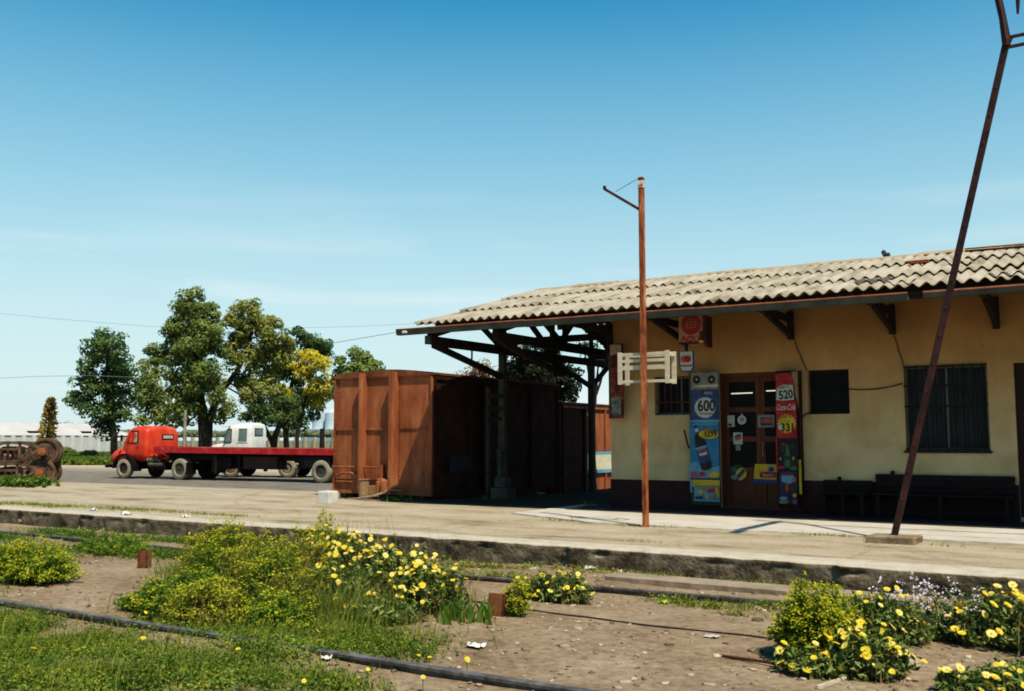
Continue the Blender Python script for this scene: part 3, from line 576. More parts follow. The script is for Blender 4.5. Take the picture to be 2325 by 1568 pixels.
# right column
t = thing('advert_board', 'tall red advert board right of the shop door with a yellow price burst', 'advert board', (-5.15, YP, 0))
q = Poster(t, YP); a, c = q.P(1088, 85), q.P(1345, 1500); b = MB(); b.box((a.x, YP, .12), (c.x, YP+.03, a.z)); b.build('board', wood, t)
b = MB(); a, c = q.P(1340, 110), q.P(1372, 1420); b.box((a.x, YP+.01, .3), (c.x, YP+.04, a.z)); b.build('side_panel', rustd, t)
q.rect(1335, 1045, 1375, 1420, 'yellow', 'side_strip'); q.poly([(1255, 95), (1325, 85), (1340, 500), (1300, 330), (1285, 200)], 'tan', 'side_patch')
q.poly([(1088, 115), (1240, 105), (1280, 160), (1292, 405), (1090, 412)], 'red', 'red_sheet'); q.txt('Coca-Cola', 1178, 172, 34, 'pink', sx=.78, shear=.35, off=.001)
q.poly([(1105, 262), (1170, 232), (1275, 238), (1288, 395), (1180, 408), (1095, 402), (1098, 330)], 'white', 'price_sheet'); q.txt('OFERTA', 1172, 265, 30, 'black', sx=.8, rot=-.12); q.txt('520', 1200, 345, 92, 'black', sx=.8, off=.005, rot=-.1)
q.rect(1090, 415, 1322, 812, 'red', 'red_sheet'); q.txt('Coca-Cola', 1198, 480, 66, 'white', sx=.52, shear=.4, off=.003)
q.ell(1208, 655, 108, 110, 'yellow', 'price_burst', n=36, star=.16); q.txt('OFERTA', 1190, 582, 34, 'black', sx=.8, rot=-.14); q.txt('2 lts', 1215, 628, 24, 'green'); q.txt('331', 1222, 700, 88, 'black', sx=.85, off=.004); q.ell(1140, 690, 22, 32, 'white', 'price_burst')
q.rect(1092, 812, 1120, 1180, 'red', 'red_edge'); q.rect(1122, 815, 1340, 1160, 'black', 'bottle_sheet')
q.poly([(1205, 880), (1228, 880), (1236, 950), (1250, 1000), (1250, 1130), (1190, 1130), (1190, 1000), (1200, 950)], 'green', 'bottle'); q.rect(1192, 1000, 1249, 1050, 'dgreen', 'bottle_label')
for cx, cy, rx, ry, cc in ((1285, 1140, 42, 22, 'green'), (1175, 880, 26, 12, 'red'), (1280, 900, 20, 30, 'dgreen'), (1145, 1035, 14, 18, 'grey'), (1285, 1030, 16, 22, 'tan'), (1155, 1130, 40, 16, 'red'), (1170, 945, 16, 24, 'brown')): q.ell(cx, cy, rx, ry, cc)
q.rect(1128, 1165, 1335, 1520, 'navy', 'snack_sheet'); q.poly([(1155, 1215), (1290, 1215), (1290, 1285), (1235, 1310), (1160, 1280)], 'sky', 'cloud')
for cx, cy, rx, ry, cc in ((1205, 1350, 36, 60, 'brown'), (1215, 1340, 14, 48, 'orange'), (1280, 1350, 30, 55, 'brown'), (1300, 1430, 22, 24, 'yellow'), (1180, 1460, 45, 18, 'sky'), (1185, 1500, 55, 22, 'tan'), (1300, 1500, 26, 28, 'pink'), (1225, 1200, 70, 10, 'red'), (1300, 1260, 20, 30, 'orange')): q.ell(cx, cy, rx, ry, cc)
# stickers on the door
YD = YF+.085
def sticker(lab, fn):
    t = thing('sticker', lab, 'sticker', (-5.9, YD, 1)); q = Poster(t, YD); fn(q)
sticker('white paper notice with a dark corner on the left door pane', lambda q: (q.rect(566, 565, 648, 690, 'white', 'sheet'), q.rect(580, 655, 612, 680, 'navy', 'print'), q.rect(580, 590, 630, 596, 'grey', 'print')))
sticker('round white sticker with a grey mark on the left door pane', lambda q: (q.ell(724, 615, 49, 50, 'white', 'sheet'), q.ell(724, 612, 24, 26, 'grey', 'print'), q.rect(716, 545, 732, 570, 'white', 'tab')))
sticker('white card with orange and blue swirl hanging in the middle of the left door leaf', lambda q: (q.rect(628, 750, 734, 880, 'white', 'sheet'), q.ell(680, 790, 40, 18, 'blue', 'print', rot=-.5), q.ell(688, 815, 38, 20, 'orange', 'print', rot=-.4), q.rect(655, 885, 712, 945, 'grey', 'tab')))
sticker('rounded grey and pink framed sign on the right door pane', lambda q: (q.rect(893, 560, 1080, 695, 'grey', 'sheet'), q.rect(925, 590, 1050, 675, 'brown', 'print'), q.rect(935, 600, 1045, 650, 'pink', 'print')))
sticker('round green and yellow sticker low on the left door leaf', lambda q: (q.ell(675, 1190, 100, 98, 'dgreen', 'sheet'), q.ell(715, 1200, 58, 70, 'yellow', 'print', rot=.4), q.poly([(650, 1230), (740, 1140), (765, 1170), (680, 1262)], 'blue', 'print'), q.ell(640, 1150, 34, 30, 'green', 'print'), q.ell(640, 1235, 34, 26, 'grey', 'print')))
def chips(q):
    q.poly([(865, 1090), (1100, 1095), (1100, 1265), (850, 1250)], 'yellow', 'sheet'); q.poly([(850, 1252), (1110, 1268), (1110, 1305), (852, 1300)], 'blue', 'stripe'); q.poly([(920, 1185), (940, 1172), (1095, 1180), (1095, 1240), (930, 1240), (915, 1215)], 'red', 'badge'); q.txt('Savory', 1008, 1210, 42, 'white', sx=.8, off=.001); q.ell(1040, 1148, 38, 36, 'grey', 'emblem'); q.ell(1044, 1150, 22, 22, 'navy', 'emblem')
sticker('yellow and blue ice cream sign with red badge low on the right door leaf', chips)
# hanging ice-cream box sign under the eave
a = ony(1537, 722, 16.9); c = ony(1600, 790, 16.9)
t = thing('hanging_sign', 'faded red and cream sign with a round red emblem hanging under the eave', 'sign', ((a.x+c.x)/2, 16.9, c.z))
b = MB(); b.box((a.x+.02, 16.9, c.z+.1), (a.x+.50, 16.96, a.z+.02), .01); b.build('panel', mat('faded_cream_sign', [(.26, .15, .10), (.42, .30, .2)], 7, .8, .1), t)
cx_, cz_ = a.x+.27, c.z+.44
b = MB(); b.prism([(cx_+.19*math.cos(k/28*6.283), cz_+.19*math.sin(k/28*6.283)) for k in range(28)], 16.893, 16.899); b.build('emblem', C_['red'], t)
for w2, dz in ((.07, .1), (.11, .05), (.12, 0), (.1, -.05)):
    for k in range(3): b = MB(); xx = cx_-w2+w2*2/3*(k+.5); b.box((xx-w2*.24, 16.886, cz_+dz-.017), (xx+w2*.24, 16.889, cz_+dz+.017), .003); b.build('faded_print', C_['tan'], t)
text('AQUI', cx_, cz_-.27, 16.895, .15, C_['red'], t, sx=1.1, off=.004, rot=.1)
b = MB(); b.box((a.x+.02, 16.889, c.z+.08), (a.x+.5, 16.899, c.z+.12)); b.box((a.x+.52, 16.86, c.z+.04), (a.x+.56, 17.2, a.z)); b.box((a.x+.44, 16.885, c.z+.12), (a.x+.5, 16.8925, c.z+.3)); b.build('rim', rustd, t)
b = MB(); b.box((a.x+.42, 16.88, c.z+.09), (a.x+.52, 16.886, c.z+.14)); b.build('patch', C_['yellow'], t)
for x in (a.x+.06, a.x+.45): b = MB(); b.cyl((x, 16.93, a.z), (x, 16.93, 3.5), .006, seg=6); b.build('hanger', black, t)
a = ony(1541, 795, 16.9); c = ony(1576, 842, 16.9)
w_ = .285; t = thing('card_sign', 'small white sign with two overlapping red circles below the faded red sign', 'sign', (a.x+w_/2, 16.9, c.z-.02))
x0 = a.x; z1 = c.z+.385; z0 = c.z
b = MB(); b.prism([(x0, z1), (x0, z0+.07), (x0+.05, z0), (x0+w_-.05, z0), (x0+w_, z0+.07), (x0+w_, z1)], 16.9, 16.92); b.build('frame', C_['blue'], t)
b = MB(); b.prism([(x0+.022, z1-.01), (x0+.022, z0+.08), (x0+.06, z0+.02), (x0+w_-.06, z0+.02), (x0+w_-.022, z0+.08), (x0+w_-.022, z1-.01)], 16.895, 16.899); b.build('panel', C_['white'], t)
for dx, cc, yy in ((-.045, 'orange', 16.889), (.03, 'red', 16.886)):
    b = MB(); b.prism([(x0+w_/2+dx+.062*math.cos(k/24*6.283), z1-.15+.062*math.sin(k/24*6.283)) for k in range(24)], yy, yy+.002); b.build('emblem', C_[cc], t)
b = MB(); b.box((x0+.025, 16.89, z0+.1), (x0+w_-.025, 16.894, z0+.125)); b.build('stripe', C_['red'], t)
b = MB(); b.box((x0+w_/2-.03, 16.905, z1), (x0+w_/2+.03, 16.915, z1+.1)); b.build('hanger', black, t)
# narrow board at the corner
t = thing('corner_sign', 'narrow tall worn maroon sign board on the left corner of the station wall', 'sign', (-8.72, 17.8, 1.75))
p0, p1 = ony(1385, 782, 17.8), ony(1413, 948, 17.8)
b = MB(); b.box((p0.x, 17.77, p1.z), (p1.x+.02, 17.83, p0.z), .015); b.build('board', mat('worn_maroon_print', [(.05, .015, .014), (.22, .05, .035), (.3, .2, .13)], 6, .7, .1, pos=[.4, .55, .68]), t)
b = MB(); b.box((p0.x-.035, 17.78, p1.z), (p0.x-.001, 17.825, p0.z-.2)); b.build('edge_strip', greywood, t)
b = MB(); yy = 17.766; b.box((p0.x+.03, yy, p1.z+.06), (p1.x-.02, yy+.002, p1.z+.42), .0); b.build('picture', mat('worn_grey_print', [(.03, .035, .04), (.16, .17, .14), (.35, .35, .27)], 12, .7, 0), t)
b = MB(); b.prism([(p0.x+.01, p0.z-.02), (p1.x, p0.z-.03), (p1.x, p0.z-.14), (p0.x+.1, p0.z-.2), (p0.x+.01, p0.z-.22)], 17.762, 17.765); b.build('paper_scrap', mat('tan_scrap', [(.25, .2, .14), (.4, .33, .24)], 8, .8, 0), t)
# small wall arms beside the adverts
for (q0, q1, lab) in (((1822, 945), (1834, 936), 'small dark bracket arm on the wall right of the red adverts'), ((1553, 975), (1563, 1015), 'dark bent handle sticking out left of the blue adverts')):
    p, r_ = ony(*q0, 17.8), ony(*q1, 17.8); b = MB(); b.tube([(p.x, 17.8, p.z), ((p.x+r_.x)/2, 17.78, (p.z+r_.z)/2+.01), (r_.x, 17.8, r_.z), (r_.x, 17.99, r_.z)], .018, 8); b.build('wall_bracket', rustd, label=lab, cat='bracket')
# ================================================================ poles
t = thing('rusty_pole', 'rusty square steel pole standing on the platform with a short angled arm at its top', 'pole', (-6.41, 14.2, 0))
b = MB(); b.box((-6.455, 14.16, -.1), (-6.372, 14.24, 5.56), .008); b.build('shaft', rustp, t)
b = MB(); b.box((-6.459, 14.155, 5.38), (-6.368, 14.245, 5.5), .004); b.build('white_band', mat('peeling_white_paint', [(.3, .12, .06), (.62, .58, .48)], 9, .7, .2, pos=[.38, .5]), t)
p = ony(1372, 430, 14.2); r_ = ony(1454, 478, 14.2); b = MB(); b.beam(p, r_, .035, .045); b.box((p.x-.02, 14.18, p.z), (p.x+.02, 14.22, p.z+.05)); b.build('arm', rustd, t)
b = MB(); b.cyl(ony(1452, 404, 14.2), ony(1397, 436, 14.2), .005, seg=6); b.build('stay_wire', rustd, t)
# crate fixed behind the pole
t = thing('wooden_crate', 'pale slatted wooden crate hung high on the rusty pole', 'crate', (-6.4, 14.35, 2.2))
zt, zb = 2.76, 2.24; x0, x1 = -6.9, -6.0
b = MB()
for x in (x0, x1-.08): b.box((x, 14.26, zb), (x+.08, 14.275, zt), .003)
for x in (x0, x1-.08): b.box((x, 14.53, zb), (x+.08, 14.545, zt), .003)
b.build('end_board', crate_m, t)
b = MB()
for z, h in ((zt-.06, .045), (zt-.17, .05), (zt-.29, .07), (zb+.02, .045)):
    b.box((x0+.081, 14.262, z), (x1-.081, 14.272, z+h), .002)
for z in (zt-.07,): b.box((x0+.081, 14.534, z), (x1-.081, 14.542, z+.07), .002)
b.build('slats', crate_m, t)
b = MB()
for x in (x0+.01, x1-.03): 
    for z in (zt-.08, zb+.01): b.box((x, 14.276, z), (x+.018, 14.529, z+.06))
b.build('side_slats', crate_m, t)
# leaning riveted post
lp0 = Vector((-2.69, 13.9, .02)); lp1 = ony(2284, 97, 13.9)
dk = mat('dark_painted_rusty_iron', [(.018, .008, .009), (.05, .02, .018), (.09, .035, .025)], 4, .6, .2, 50)
t = thing('leaning_post', 'tall dark leaning iron post with a lattice crossbeam at its top', 'post', tuple(lp0))
b = MB(); d_ = (lp1-lp0); b.beam(lp0, lp1, .085, .04, (0, 1, 0)); b.beam(lp0+Vector((-.0, .03, 0)), lp1+Vector((0, .03, 0)), .03, .07, (0, 1, 0)); b.build('shaft', dk, t)
b = MB()
for i in range(18):
    p = lp0.lerp(lp1, .03+i*.055); b.sph(p+Vector((.0, -.024, 0)), .012, u=8, v=6)
b.build('rivets', rustd, t)
hi = lp1
b = MB(); b.tube([hi+Vector((-.0, 0, -.05)), hi+Vector((.0, 0, .03)), hi+Vector((-.03, 0, .35)), hi+Vector((-.14, 0, 1.1)), hi+Vector((-.2, 0, 1.6))], [.05, .055, .045, .05, .05], 8); b.build('upper_arm', dk, t)
b = MB(); L0 = hi+Vector((.02, 0, .06)); L1 = hi+Vector((3.2, .05, .12)); b.beam(L0, L1, .035, .035); b.beam(L0-Vector((0, 0, .13)), L1-Vector((0, 0, .13)), .035, .035)
for i in range(26):
    p = L0.lerp(L1, (i+.5)/26); b.beam(p, p+Vector((.06 if i % 2 else -.06, 0, -.13)), .014, .014)
b.build('lattice_beam', dk, t)
b = MB(); p = ony(2310, 32, 13.9); b.tube([p, p+Vector((.02, 0, .4)), p+Vector((.02, 0, 1.2))], [.015, .04, .05], 8); b.beam(hi+Vector((-.1, .1, .95)), hi+Vector((-.15, -2.0, .95)), .16, .05); b.build('cross_arm', dk, t)
p = ony(2190, 571, 13.9); r_ = ony(2324, 561, 13.9); b = MB(); b.cyl(p, p+(r_-p)*3.2, .014, seg=8); b.cyl(p+Vector((0, 0, .03)), p+Vector((0, .1, .06))+(r_-p)*3.2, .008, seg=6); b.build('tie_rod', dk, t)
b = MB(); vs = b.box((-2.98, 13.62, -.05), (-2.36, 14.1, .095), .02)
for v in b.bm.verts: v.co += Vector((noise.noise(v.co*7), noise.noise(v.co*9), noise.noise(v.co*8)*.3))*.03
b.build('footing', mat('mossy_brown_concrete', [(.12, .085, .05), (.3, .23, .15)], 6, .95, .5, 20), label='low brown concrete footing block under the leaning post', cat='footing')
# ================================================================ freight wagons
rustdk = rust
def rivets(b, p, q, n, r=.011):
    p, q = Vector(p), Vector(q)
    for i in range(n): b.sph(p.lerp(q, (i+.5)/n), r, u=6, v=4)
rsd = mat('shaded_rusty_steel', [(.02, .008, .006), (.05, .016, .010), (.09, .028, .014)], 2.2, .85, .3, 60)  # darkened copy of the rust that paints canopy shade onto the wagon sides
def wagon(X0, X1, Y0, Y1, zb, zt, rise, lab, det=True):
    t = thing('freight_wagon', lab, 'wagon', ((X0+X1)/2, Y0, 0), 'rusty freight wagons behind the canopy'); xm = (X0+X1)/2
    prof = [(X0, zb), (X1, zb), (X1, zt)]+[(X1+(X0-X1)*k/8, zt+rise*math.sin(math.pi*k/8)) for k in range(1, 8)]+[(X0, zt)]
    b = MB(); b.prism(prof, Y0, Y1, 'xz'); b.build('body', rust, t)
    roofp = [(X1+.05, zt-.03)]+[(X1+.05+(X0-X1-.1)*k/10, zt+.025+rise*math.sin(math.pi*k/10)) for k in range(11)]+[(X0-.05, zt-.03)]
    b = MB(); b.prism([(x, z+.0) for x, z in roofp], Y0-.06, Y1+.04, 'xz'); b.build('roof', rustd if not det else mat('brown_rusty_roof', [(.07, .03, .018), (.17, .07, .035), (.25, .11, .05)], 3, .85, .3), t)
    # end posts, rails
    b = MB()
    for f, w, p_ in ((0.0, .07, .05), (1., .09, .05), (.325, .08, .22), (.645, .11, .24)):
        x = X0+(X1-X0)*f; x0 = max(X0-.012, x-w/2); x1 = min(X1+.012, x+w/2); b.box((x0, Y0-p_, zb+.02), (x1, Y0-.001, zt+rise*math.sin(math.pi*f)-.04), .006)
    b.build('end_post', rust, t)
    zr = zb+(zt-zb)*.545; b = MB(); b.box((X0, Y0-.035, zr-.02), (X0+(X1-X0)*.62, Y0-.001, zr+.05)); b.box((X0+(X1-X0)*.69, Y0-.02, zr), (X1-.05, Y0-.001, zr+.04)); b.box((X0, Y0-.04, zb), (X1, Y0-.001, zb+.05)); b.box((X0, Y0-.05, zt-.06), (X1, Y0-.001, zt-.01)); b.build('end_rail', rust, t)
    b = MB()
    rivets(b, (X0+.05, Y0-.052, zb+.1), (X0+.05, Y0-.052, zt-.1), 24); rivets(b, (X0+.12, Y0-.003, zb+.1), (X0+.12, Y0-.003, zt-.1), 24)
    xx = X0+(X1-X0)*.645; rivets(b, (xx+.09, Y0-.003, zb+.1), (xx+.09, Y0-.003, zt-.1), 26); rivets(b, (xx+.15, Y0-.021, zr+.02), (X1-.1, Y0-.021, zr+.02), 12)
    b.build('rivets', rustd, t)
    # side: posts and door
    b = MB(); b.box((X1+.001, Y0+.02, zb+.01), (X1+.012, Y1-.01 if det else 25.1, zt-.02)); b.build('side_shade_sheet', rsd, t)  # dark skin standing in for shade; on the second wagon it stops at the shadow edge
    b = MB(); n = int((Y1-Y0)/1.15)
    for i in range(n+1):
        y = Y0+(Y1-Y0)*i/n; b.box((X1, max(Y0, y-.04), zb), (X1+.06, min(Y1, y+.04), zt-.05))
        if True: b.build('side_post', rsd if det or y < 25.0 else rust, t); b = MB()  # posts within the canopy shadow take the shade-darkened rust
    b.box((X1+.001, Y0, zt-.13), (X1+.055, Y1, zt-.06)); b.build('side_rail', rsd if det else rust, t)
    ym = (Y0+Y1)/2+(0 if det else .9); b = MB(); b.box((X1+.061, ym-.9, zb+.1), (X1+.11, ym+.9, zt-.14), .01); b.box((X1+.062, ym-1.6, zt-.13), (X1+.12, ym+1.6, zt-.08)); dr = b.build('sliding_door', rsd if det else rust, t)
    b = MB(); b.box((X1+.111, ym-.7, zb+.9), (X1+.14, ym-.66, zb+1.3)); b.build('handle', rustd, dr)
    # underframe
    b = MB(); b.box((X0+.3, Y0+.05, zb-.16), (X0+.55, Y1-.05, zb-.001)); b.box((X1-.55, Y0+.05, zb-.16), (X1-.3, Y1-.05, zb-.001))
    for y in (Y0+.9, Y1-.9): b.box((X0+.2, y-.2, zb-.3), (X1-.2, y+.2, zb-.161))
    b.build('underframe', rustd, t); return t
t = wagon(-16.02, -13.12, 17.65, 23.3, .10, 2.84, .11, 'rusty orange steel freight wagon with its ribbed end wall facing the platform')
X0 = -16.02; Y0 = 17.65
b = MB(); b.cyl((X0+1.28, Y0-.42, -.02), (X0+1.28, Y0-.42, .44), .12, seg=18); b.cyl((X0+1.28, Y0-.42, .44), (X0+1.28, Y0-.42, .46), .135, seg=18); b.box((X0+1.2, Y0-.41, .1), (X0+1.36, Y0-.002, .3)); b.build('brake_cylinder', mat('pale_rusty_cylinder', [(.2, .12, .06), (.36, .26, .15)], 5, .8, .2), t)
b = MB(); b.box((X0+1.62, Y0-.38, .2), (X0+1.82, Y0-.002, .28), .02); b.box((X0+1.62, Y0-.42, .05), (X0+1.7, Y0-.3, .42), .02); b.box((X0+1.76, Y0-.44, .12), (X0+1.88, Y0-.3, .46), .03); b.box((X0+1.55, Y0-.3, .3), (X0+1.72, Y0-.2, .48), .02); b.build('coupler', rust, t)
b = MB(); b.tube([(X0+.9, Y0-.5, .0), (X0+1.3, Y0-.62, .03), (X0+1.7, Y0-.55, .1), (X0+1.95, Y0-.3, .22), (X0+2.1, Y0-.1, .2)], .03, 8); b.build('brake_hose', mat('grey_hose', [(.2, .16, .11), (.3, .25, .18)], 4, .8, .1), t)
b = MB(); b.cyl((X0+.02, Y0-.1, .72), (X0+1.55, Y0-.1, .72), .018, seg=8); b.cyl((X0+1.5, Y0-.1, .72), (X0+1.5, Y0-.02, .72), .012, seg=6); b.box((X0+1.48, Y0-.13, .4), (X0+1.56, Y0-.002, .78)); b.build('end_handrail', rust, t)
b = MB(); b.tube([(X0+.1, Y0-.05, .5), (X0+.3, Y0-.07, .58), (X0+.6, Y0-.07, .58), (X0+.82, Y0-.05, .48)], .03, 8); b.box((X0+.08, Y0-.05, .36), (X0+.85, Y0-.002, .40)); b.build('end_step', rust, t)
wagon(-16.05, -13.15, 23.6, 31.5, -.1, 2.36, .1, 'second lower rusty freight wagon seen behind the station corner', False)
t = [o for o in COL.objects if o.name.startswith('freight_wagon')][-1]
b = MB(); b.box((-13.088, 25.0, .45), (-13.084, 31.4, .95)); b.build('white_band', mat('white_yellow_band', [(.5, .45, .25), (.7, .66, .5)], 3, .7, .1), t, label='pale painted band along the side')
b = MB(); b.box((-13.0835, 25.0, .38), (-13.08, 31.4, .48)); b.box((-13.0835, 25.0, .92), (-13.08, 31.4, 1.0)); b.build('blue_stripe', mat('pale_blue_stripe', [(.1, .25, .35), (.2, .4, .5)], 3, .7, .1), t)
b = MB(); text('LF', -13.079, .7, 27, .3, C_['tan'], t) if 0 else None; b.bm.free()
w1 = [o for o in COL.objects if o.name.startswith('freight_wagon')][0]
b = MB(); b.box((-13.118+.065, 18.2, .62), (-13.118+.07, 19.1, .98)); b.build('painted_panel', mat('navy_faded_paint', [(.012, .012, .03), (.04, .035, .06)], 5, .7, .1), w1)
# blocks under the wagon corner
b = MB(); p = onz(741, 1141, 0); b.box((p.x-.16, p.y-.12, -.02), (p.x+.17, p.y+.2, .26), .03); b.build('white_block', mat('white_stone', [(.45, .42, .36), (.66, .63, .55)], 5, .9, .3), label='pale square stone block on the platform left of the rusty wagon', cat='block')
b = MB(); b.box((-16.0, 17.45, -.02), (-15.8, 17.75, .1), .02); b.build('wood_block', concrete, label='small brown block under the left corner of the rusty wagon', cat='block')
# ================================================================ trucks
def wheel(t, x, y, z, r, w, side=-1, name='wheel', dual=False, label=None, m=None):
    """axis along y; side=-1 outer face towards -y"""
    b = MB(); rr = [(.52*r, -.30*w), (.6*r, -.5*w), (.86*r, -.52*w), (.97*r, -.4*w), (1.0*r, -.2*w), (1.0*r, .2*w), (.97*r, .4*w), (.86*r, .5*w), (.6*r, .5*w)]
    def ring(q, yy): return [(x+q*math.cos(2*math.pi*k/32), y-side*0+yy*(1 if side < 0 else -1), z+q*math.sin(2*math.pi*k/32)) for k in range(32)]
    b.loft([ring(q, yy) for q, yy in rr], True); o = b.build(name, m or tyre, t, local=True, smooth=40)
    b = MB(); s_ = 1 if side < 0 else -1
    b.loft([ring(.56*r, -.30*w), ring(.53*r, -.36*w), ring(.47*r, -.34*w), ring(.42*r, -.05*w), ring(.2*r, -.1*w), ring(.17*r, -.32*w), ring(.1*r, -.36*w)])
    for k in range(8): a = k*math.pi/4; b.cyl((x+.31*r*math.cos(a), y-s_*.12*w, z+.31*r*math.sin(a)), (x+.31*r*math.cos(a), y-s_*.04*w, z+.31*r*math.sin(a)), .02, seg=6)
    b.build('rim', mat('dark_wheel_rim', [(.02, .02, .022), (.07, .07, .07)], 4, .6, .1) if name == 'wheel' else whitep, o, local=True, smooth=40); return o
def sup(cx, hy, z0, z1, n=28, e=4.0, cy=0):
    """superellipse section in the y-z plane at x"""
    P = []
    for k in range(n):
        a = 2*math.pi*k/n; c, s_ = math.cos(a), math.sin(a)
        P.append((cx, cy+hy*math.copysign(abs(c)**(2/e), c), (z0+z1)/2+(z1-z0)/2*math.copysign(abs(s_)**(2/e), s_)))
    return P
def glasspane(t, pts, n, m=None, name='pane'):
    b = MB(); n = Vector(n)*.006; A = [b.bm.verts.new(Vector(p)+n) for p in pts]; b.bm.faces.new(A); return b.build(name, m or glassd, t, local=True)
ywin = mat('dusty_see_through_window', [(.30, .26, .17), (.4, .36, .25)], 2, .3, 0)
# --- red tractor with flatbed
R0 = onz(278, 1085, -.4)
HEAD = R(7)
tr = thing('red_truck', 'red round-nosed old lorry cab parked facing left in front of the trees', 'truck', (R0.x, R0.y, -.4), rz=HEAD)
# local: x rearward, y away from camera, near wheels outer face at y=0
hw = 1.0; yc = 1.08
cabS = [(-.32, .86, .80, 1.42), (-.24, .92, .78, 1.5), (-.08, .96, .76, 1.9), (.08, .99, .75, 2.22), (.25, 1.0, .74, 2.33), (.6, 1.0, .74, 2.37), (1.0, 1.0, .74, 2.36), (1.14, .99, .76, 2.33), (1.24, .95, .82, 2.26), (1.27, .88, .9, 2.16)]
b = MB(); b.loft([sup(x, h, z0, z1, 40, 5.0, yc) for x, h, z0, z1 in cabS]); cab = b.build('cab', redp, tr, local=True, smooth=50)
b = MB(); b.loft([sup(x, h, z0, z1, 32, 2.8, yc) for x, h, z0, z1 in [(-1.0, .3, .8, 1.12), (-.97, .42, .72, 1.22), (-.88, .5, .68, 1.3), (-.6, .58, .66, 1.42), (-.25, .7, .68, 1.52), (-.15, .75, .68, 1.55)]])
hood = b.build('hood', redp, tr, local=True, smooth=50)
b = MB()
for k in range(6): b.box((-1.02+.02*abs(k-2.5)/2.5, yc-.3, .78+k*.065), (-.985, yc+.3, .80+k*.065))
b.build('grille', black, tr, local=True)
b = MB(); b.box((-1.16, yc-1.05, .48), (-1.06, yc+1.05, .62), .03); b.build('bumper', black, tr, local=True)
for sy in (-1, 1):
    y0 = yc+sy*.62; y1 = yc+sy*1.1
    # red wing bulge above, black arch around the wheel
    b = MB(); b.loft([[(cx, yc+sy*(.55+.0*0)+sy*w*math.cos(a)*.5+sy*w*.5, zz+hh*math.sin(a)) for a in [math.pi*2*k/20 for k in range(20)]] for cx, w, zz, hh in [(-.98, .25, .82, .1), (-.9, .42, .88, .2), (-.7, .48, .95, .3), (-.4, .5, 1.0, .34), (-.1, .5, .98, .32), (.1, .48, .92, .24)]])
    b.build('fender', redp, tr, local=True, smooth=60)
    b = MB(); ro_, ri = .66, .55
    for part in range(1):
        A = [math.pi*(-.06+1.06*k/16) for k in range(17)]
        rows = []
        for a in A: rows.append([(math.cos(a)*rr*-1*-1, yy, .46+math.sin(a)*rr) for rr, yy in ((ri, min(y0, y1)), (ro_, min(y0, y1)), (ro_, max(y0, y1)), (ri, max(y0, y1)))])
        b.loft(rows)
    b.build('wheel_arch', black, tr, local=True, smooth=40)
    b = MB(); b.sph((-.92, yc+sy*.66, 1.0), .11, (.6, 1, 1)); b.build('headlight', whitep, tr, local=True)
# windows
for sy in (-1,):
    y = yc-1.003
    w = glasspane(cab, [(.16, y+.02, 1.62), (.74, y, 1.62), (.74, y+.02, 2.1), (.34, y+.04, 2.1)], (0, -1, 0), ywin, 'side_window')
    b = MB(); b.beam((.16, y, 1.6), (.76, y-.01, 1.6), .03, .03); b.beam((.76, y-.01, 1.6), (.76, y+.01, 2.13), .03, .03); b.beam((.76, y+.01, 2.13), (.33, y+.03, 2.13), .03, .03); b.beam((.33, y+.03, 2.13), (.15, y, 1.6), .03, .03); b.build('window_frame', black, w, local=True)
    b = MB(); b.beam((.46, y, 1.63), (.46, y+.01, 2.1), .02, .02); b.build('window_bar', black, w, local=True)
    b = MB(); 
    for p, q_ in (((.12, y-.002, .86), (.12, y-.002, 1.6)), ((.80, y-.004, .86), (.80, y-.004, 2.14))): b.beam(p, q_, .008, .008)
    b.build('door_seam', rustd, cab, local=True)
    b = MB(); b.box((.66, y-.03, 1.42), (.78, y-.005, 1.45), .008); b.build('door_handle', steel, cab, local=True)
w = glasspane(cab, [(-.2, yc-.75, 1.58), (-.2, yc+.75, 1.58), (.02, yc+.7, 2.08), (.02, yc-.7, 2.08)], (-1, 0, 0), glassd, 'windscreen')
for cy in (yc+.28,):
    b = MB(); b.box((1.262, cy-.36, 1.74), (1.285, cy+.36, 1.98), .02); rw = b.build('rear_window', black, cab, local=True)
    b = MB(); b.box((1.286, cy-.30, 1.79), (1.292, cy+.30, 1.93)); b.build('pane', mat('bright_pane', [(.35, .34, .3), (.5, .48, .42)], 2, .3, 0), rw, local=True)
# chassis & clutter
b = MB(); b.box((-.9, yc-.42, .5), (4.0, yc-.32, .7)); b.box((-.9, yc+.32, .5), (4.0, yc+.42, .7))
for x in (0, 1.6, 3.3): b.box((x-.06, yc-.9, .4), (x+.06, yc+.9, .5))
b.box((1.3, yc-.8, .4), (2.3, yc-.35, .74), .04); b.box((-.3, yc-.4, .45), (1.1, yc+.4, .75)); b.box((2.5, yc-.7, .74), (3.9, yc+.7, .86))
b.build('chassis', black, tr, local=True)
b = MB(); b.cyl((1.35, yc-.86, .66), (2.2, yc-.86, .66), .1, seg=12); b.box((1.2, yc-.9, .84), (1.9, yc-.7, .95), .02)
for k in range(5): b.sph((1.3+.18*k, yc-.92, .83+.04*math.sin(k*3)), .07)
b.build('air_tank', mat('dusty_grey_metal', [(.08, .07, .05), (.2, .17, .12)], 5, .7, .2), tr, local=True)
for (x, y, s_, du) in ((0, .13, -1, 0), (0, 2.0, 1, 0)): wheel(tr, x, y, .45, .45, .25, s_, m=tyre if s_ < 0 else tyred)
for (x, y, s_) in ((3.3, .13, -1), (3.3, .42, -1), (3.3, 2.0, 1), (3.3, 1.72, 1)): wheel(tr, x, y, .46, .47, .25, s_, m=tyre if y < 1 else tyred)
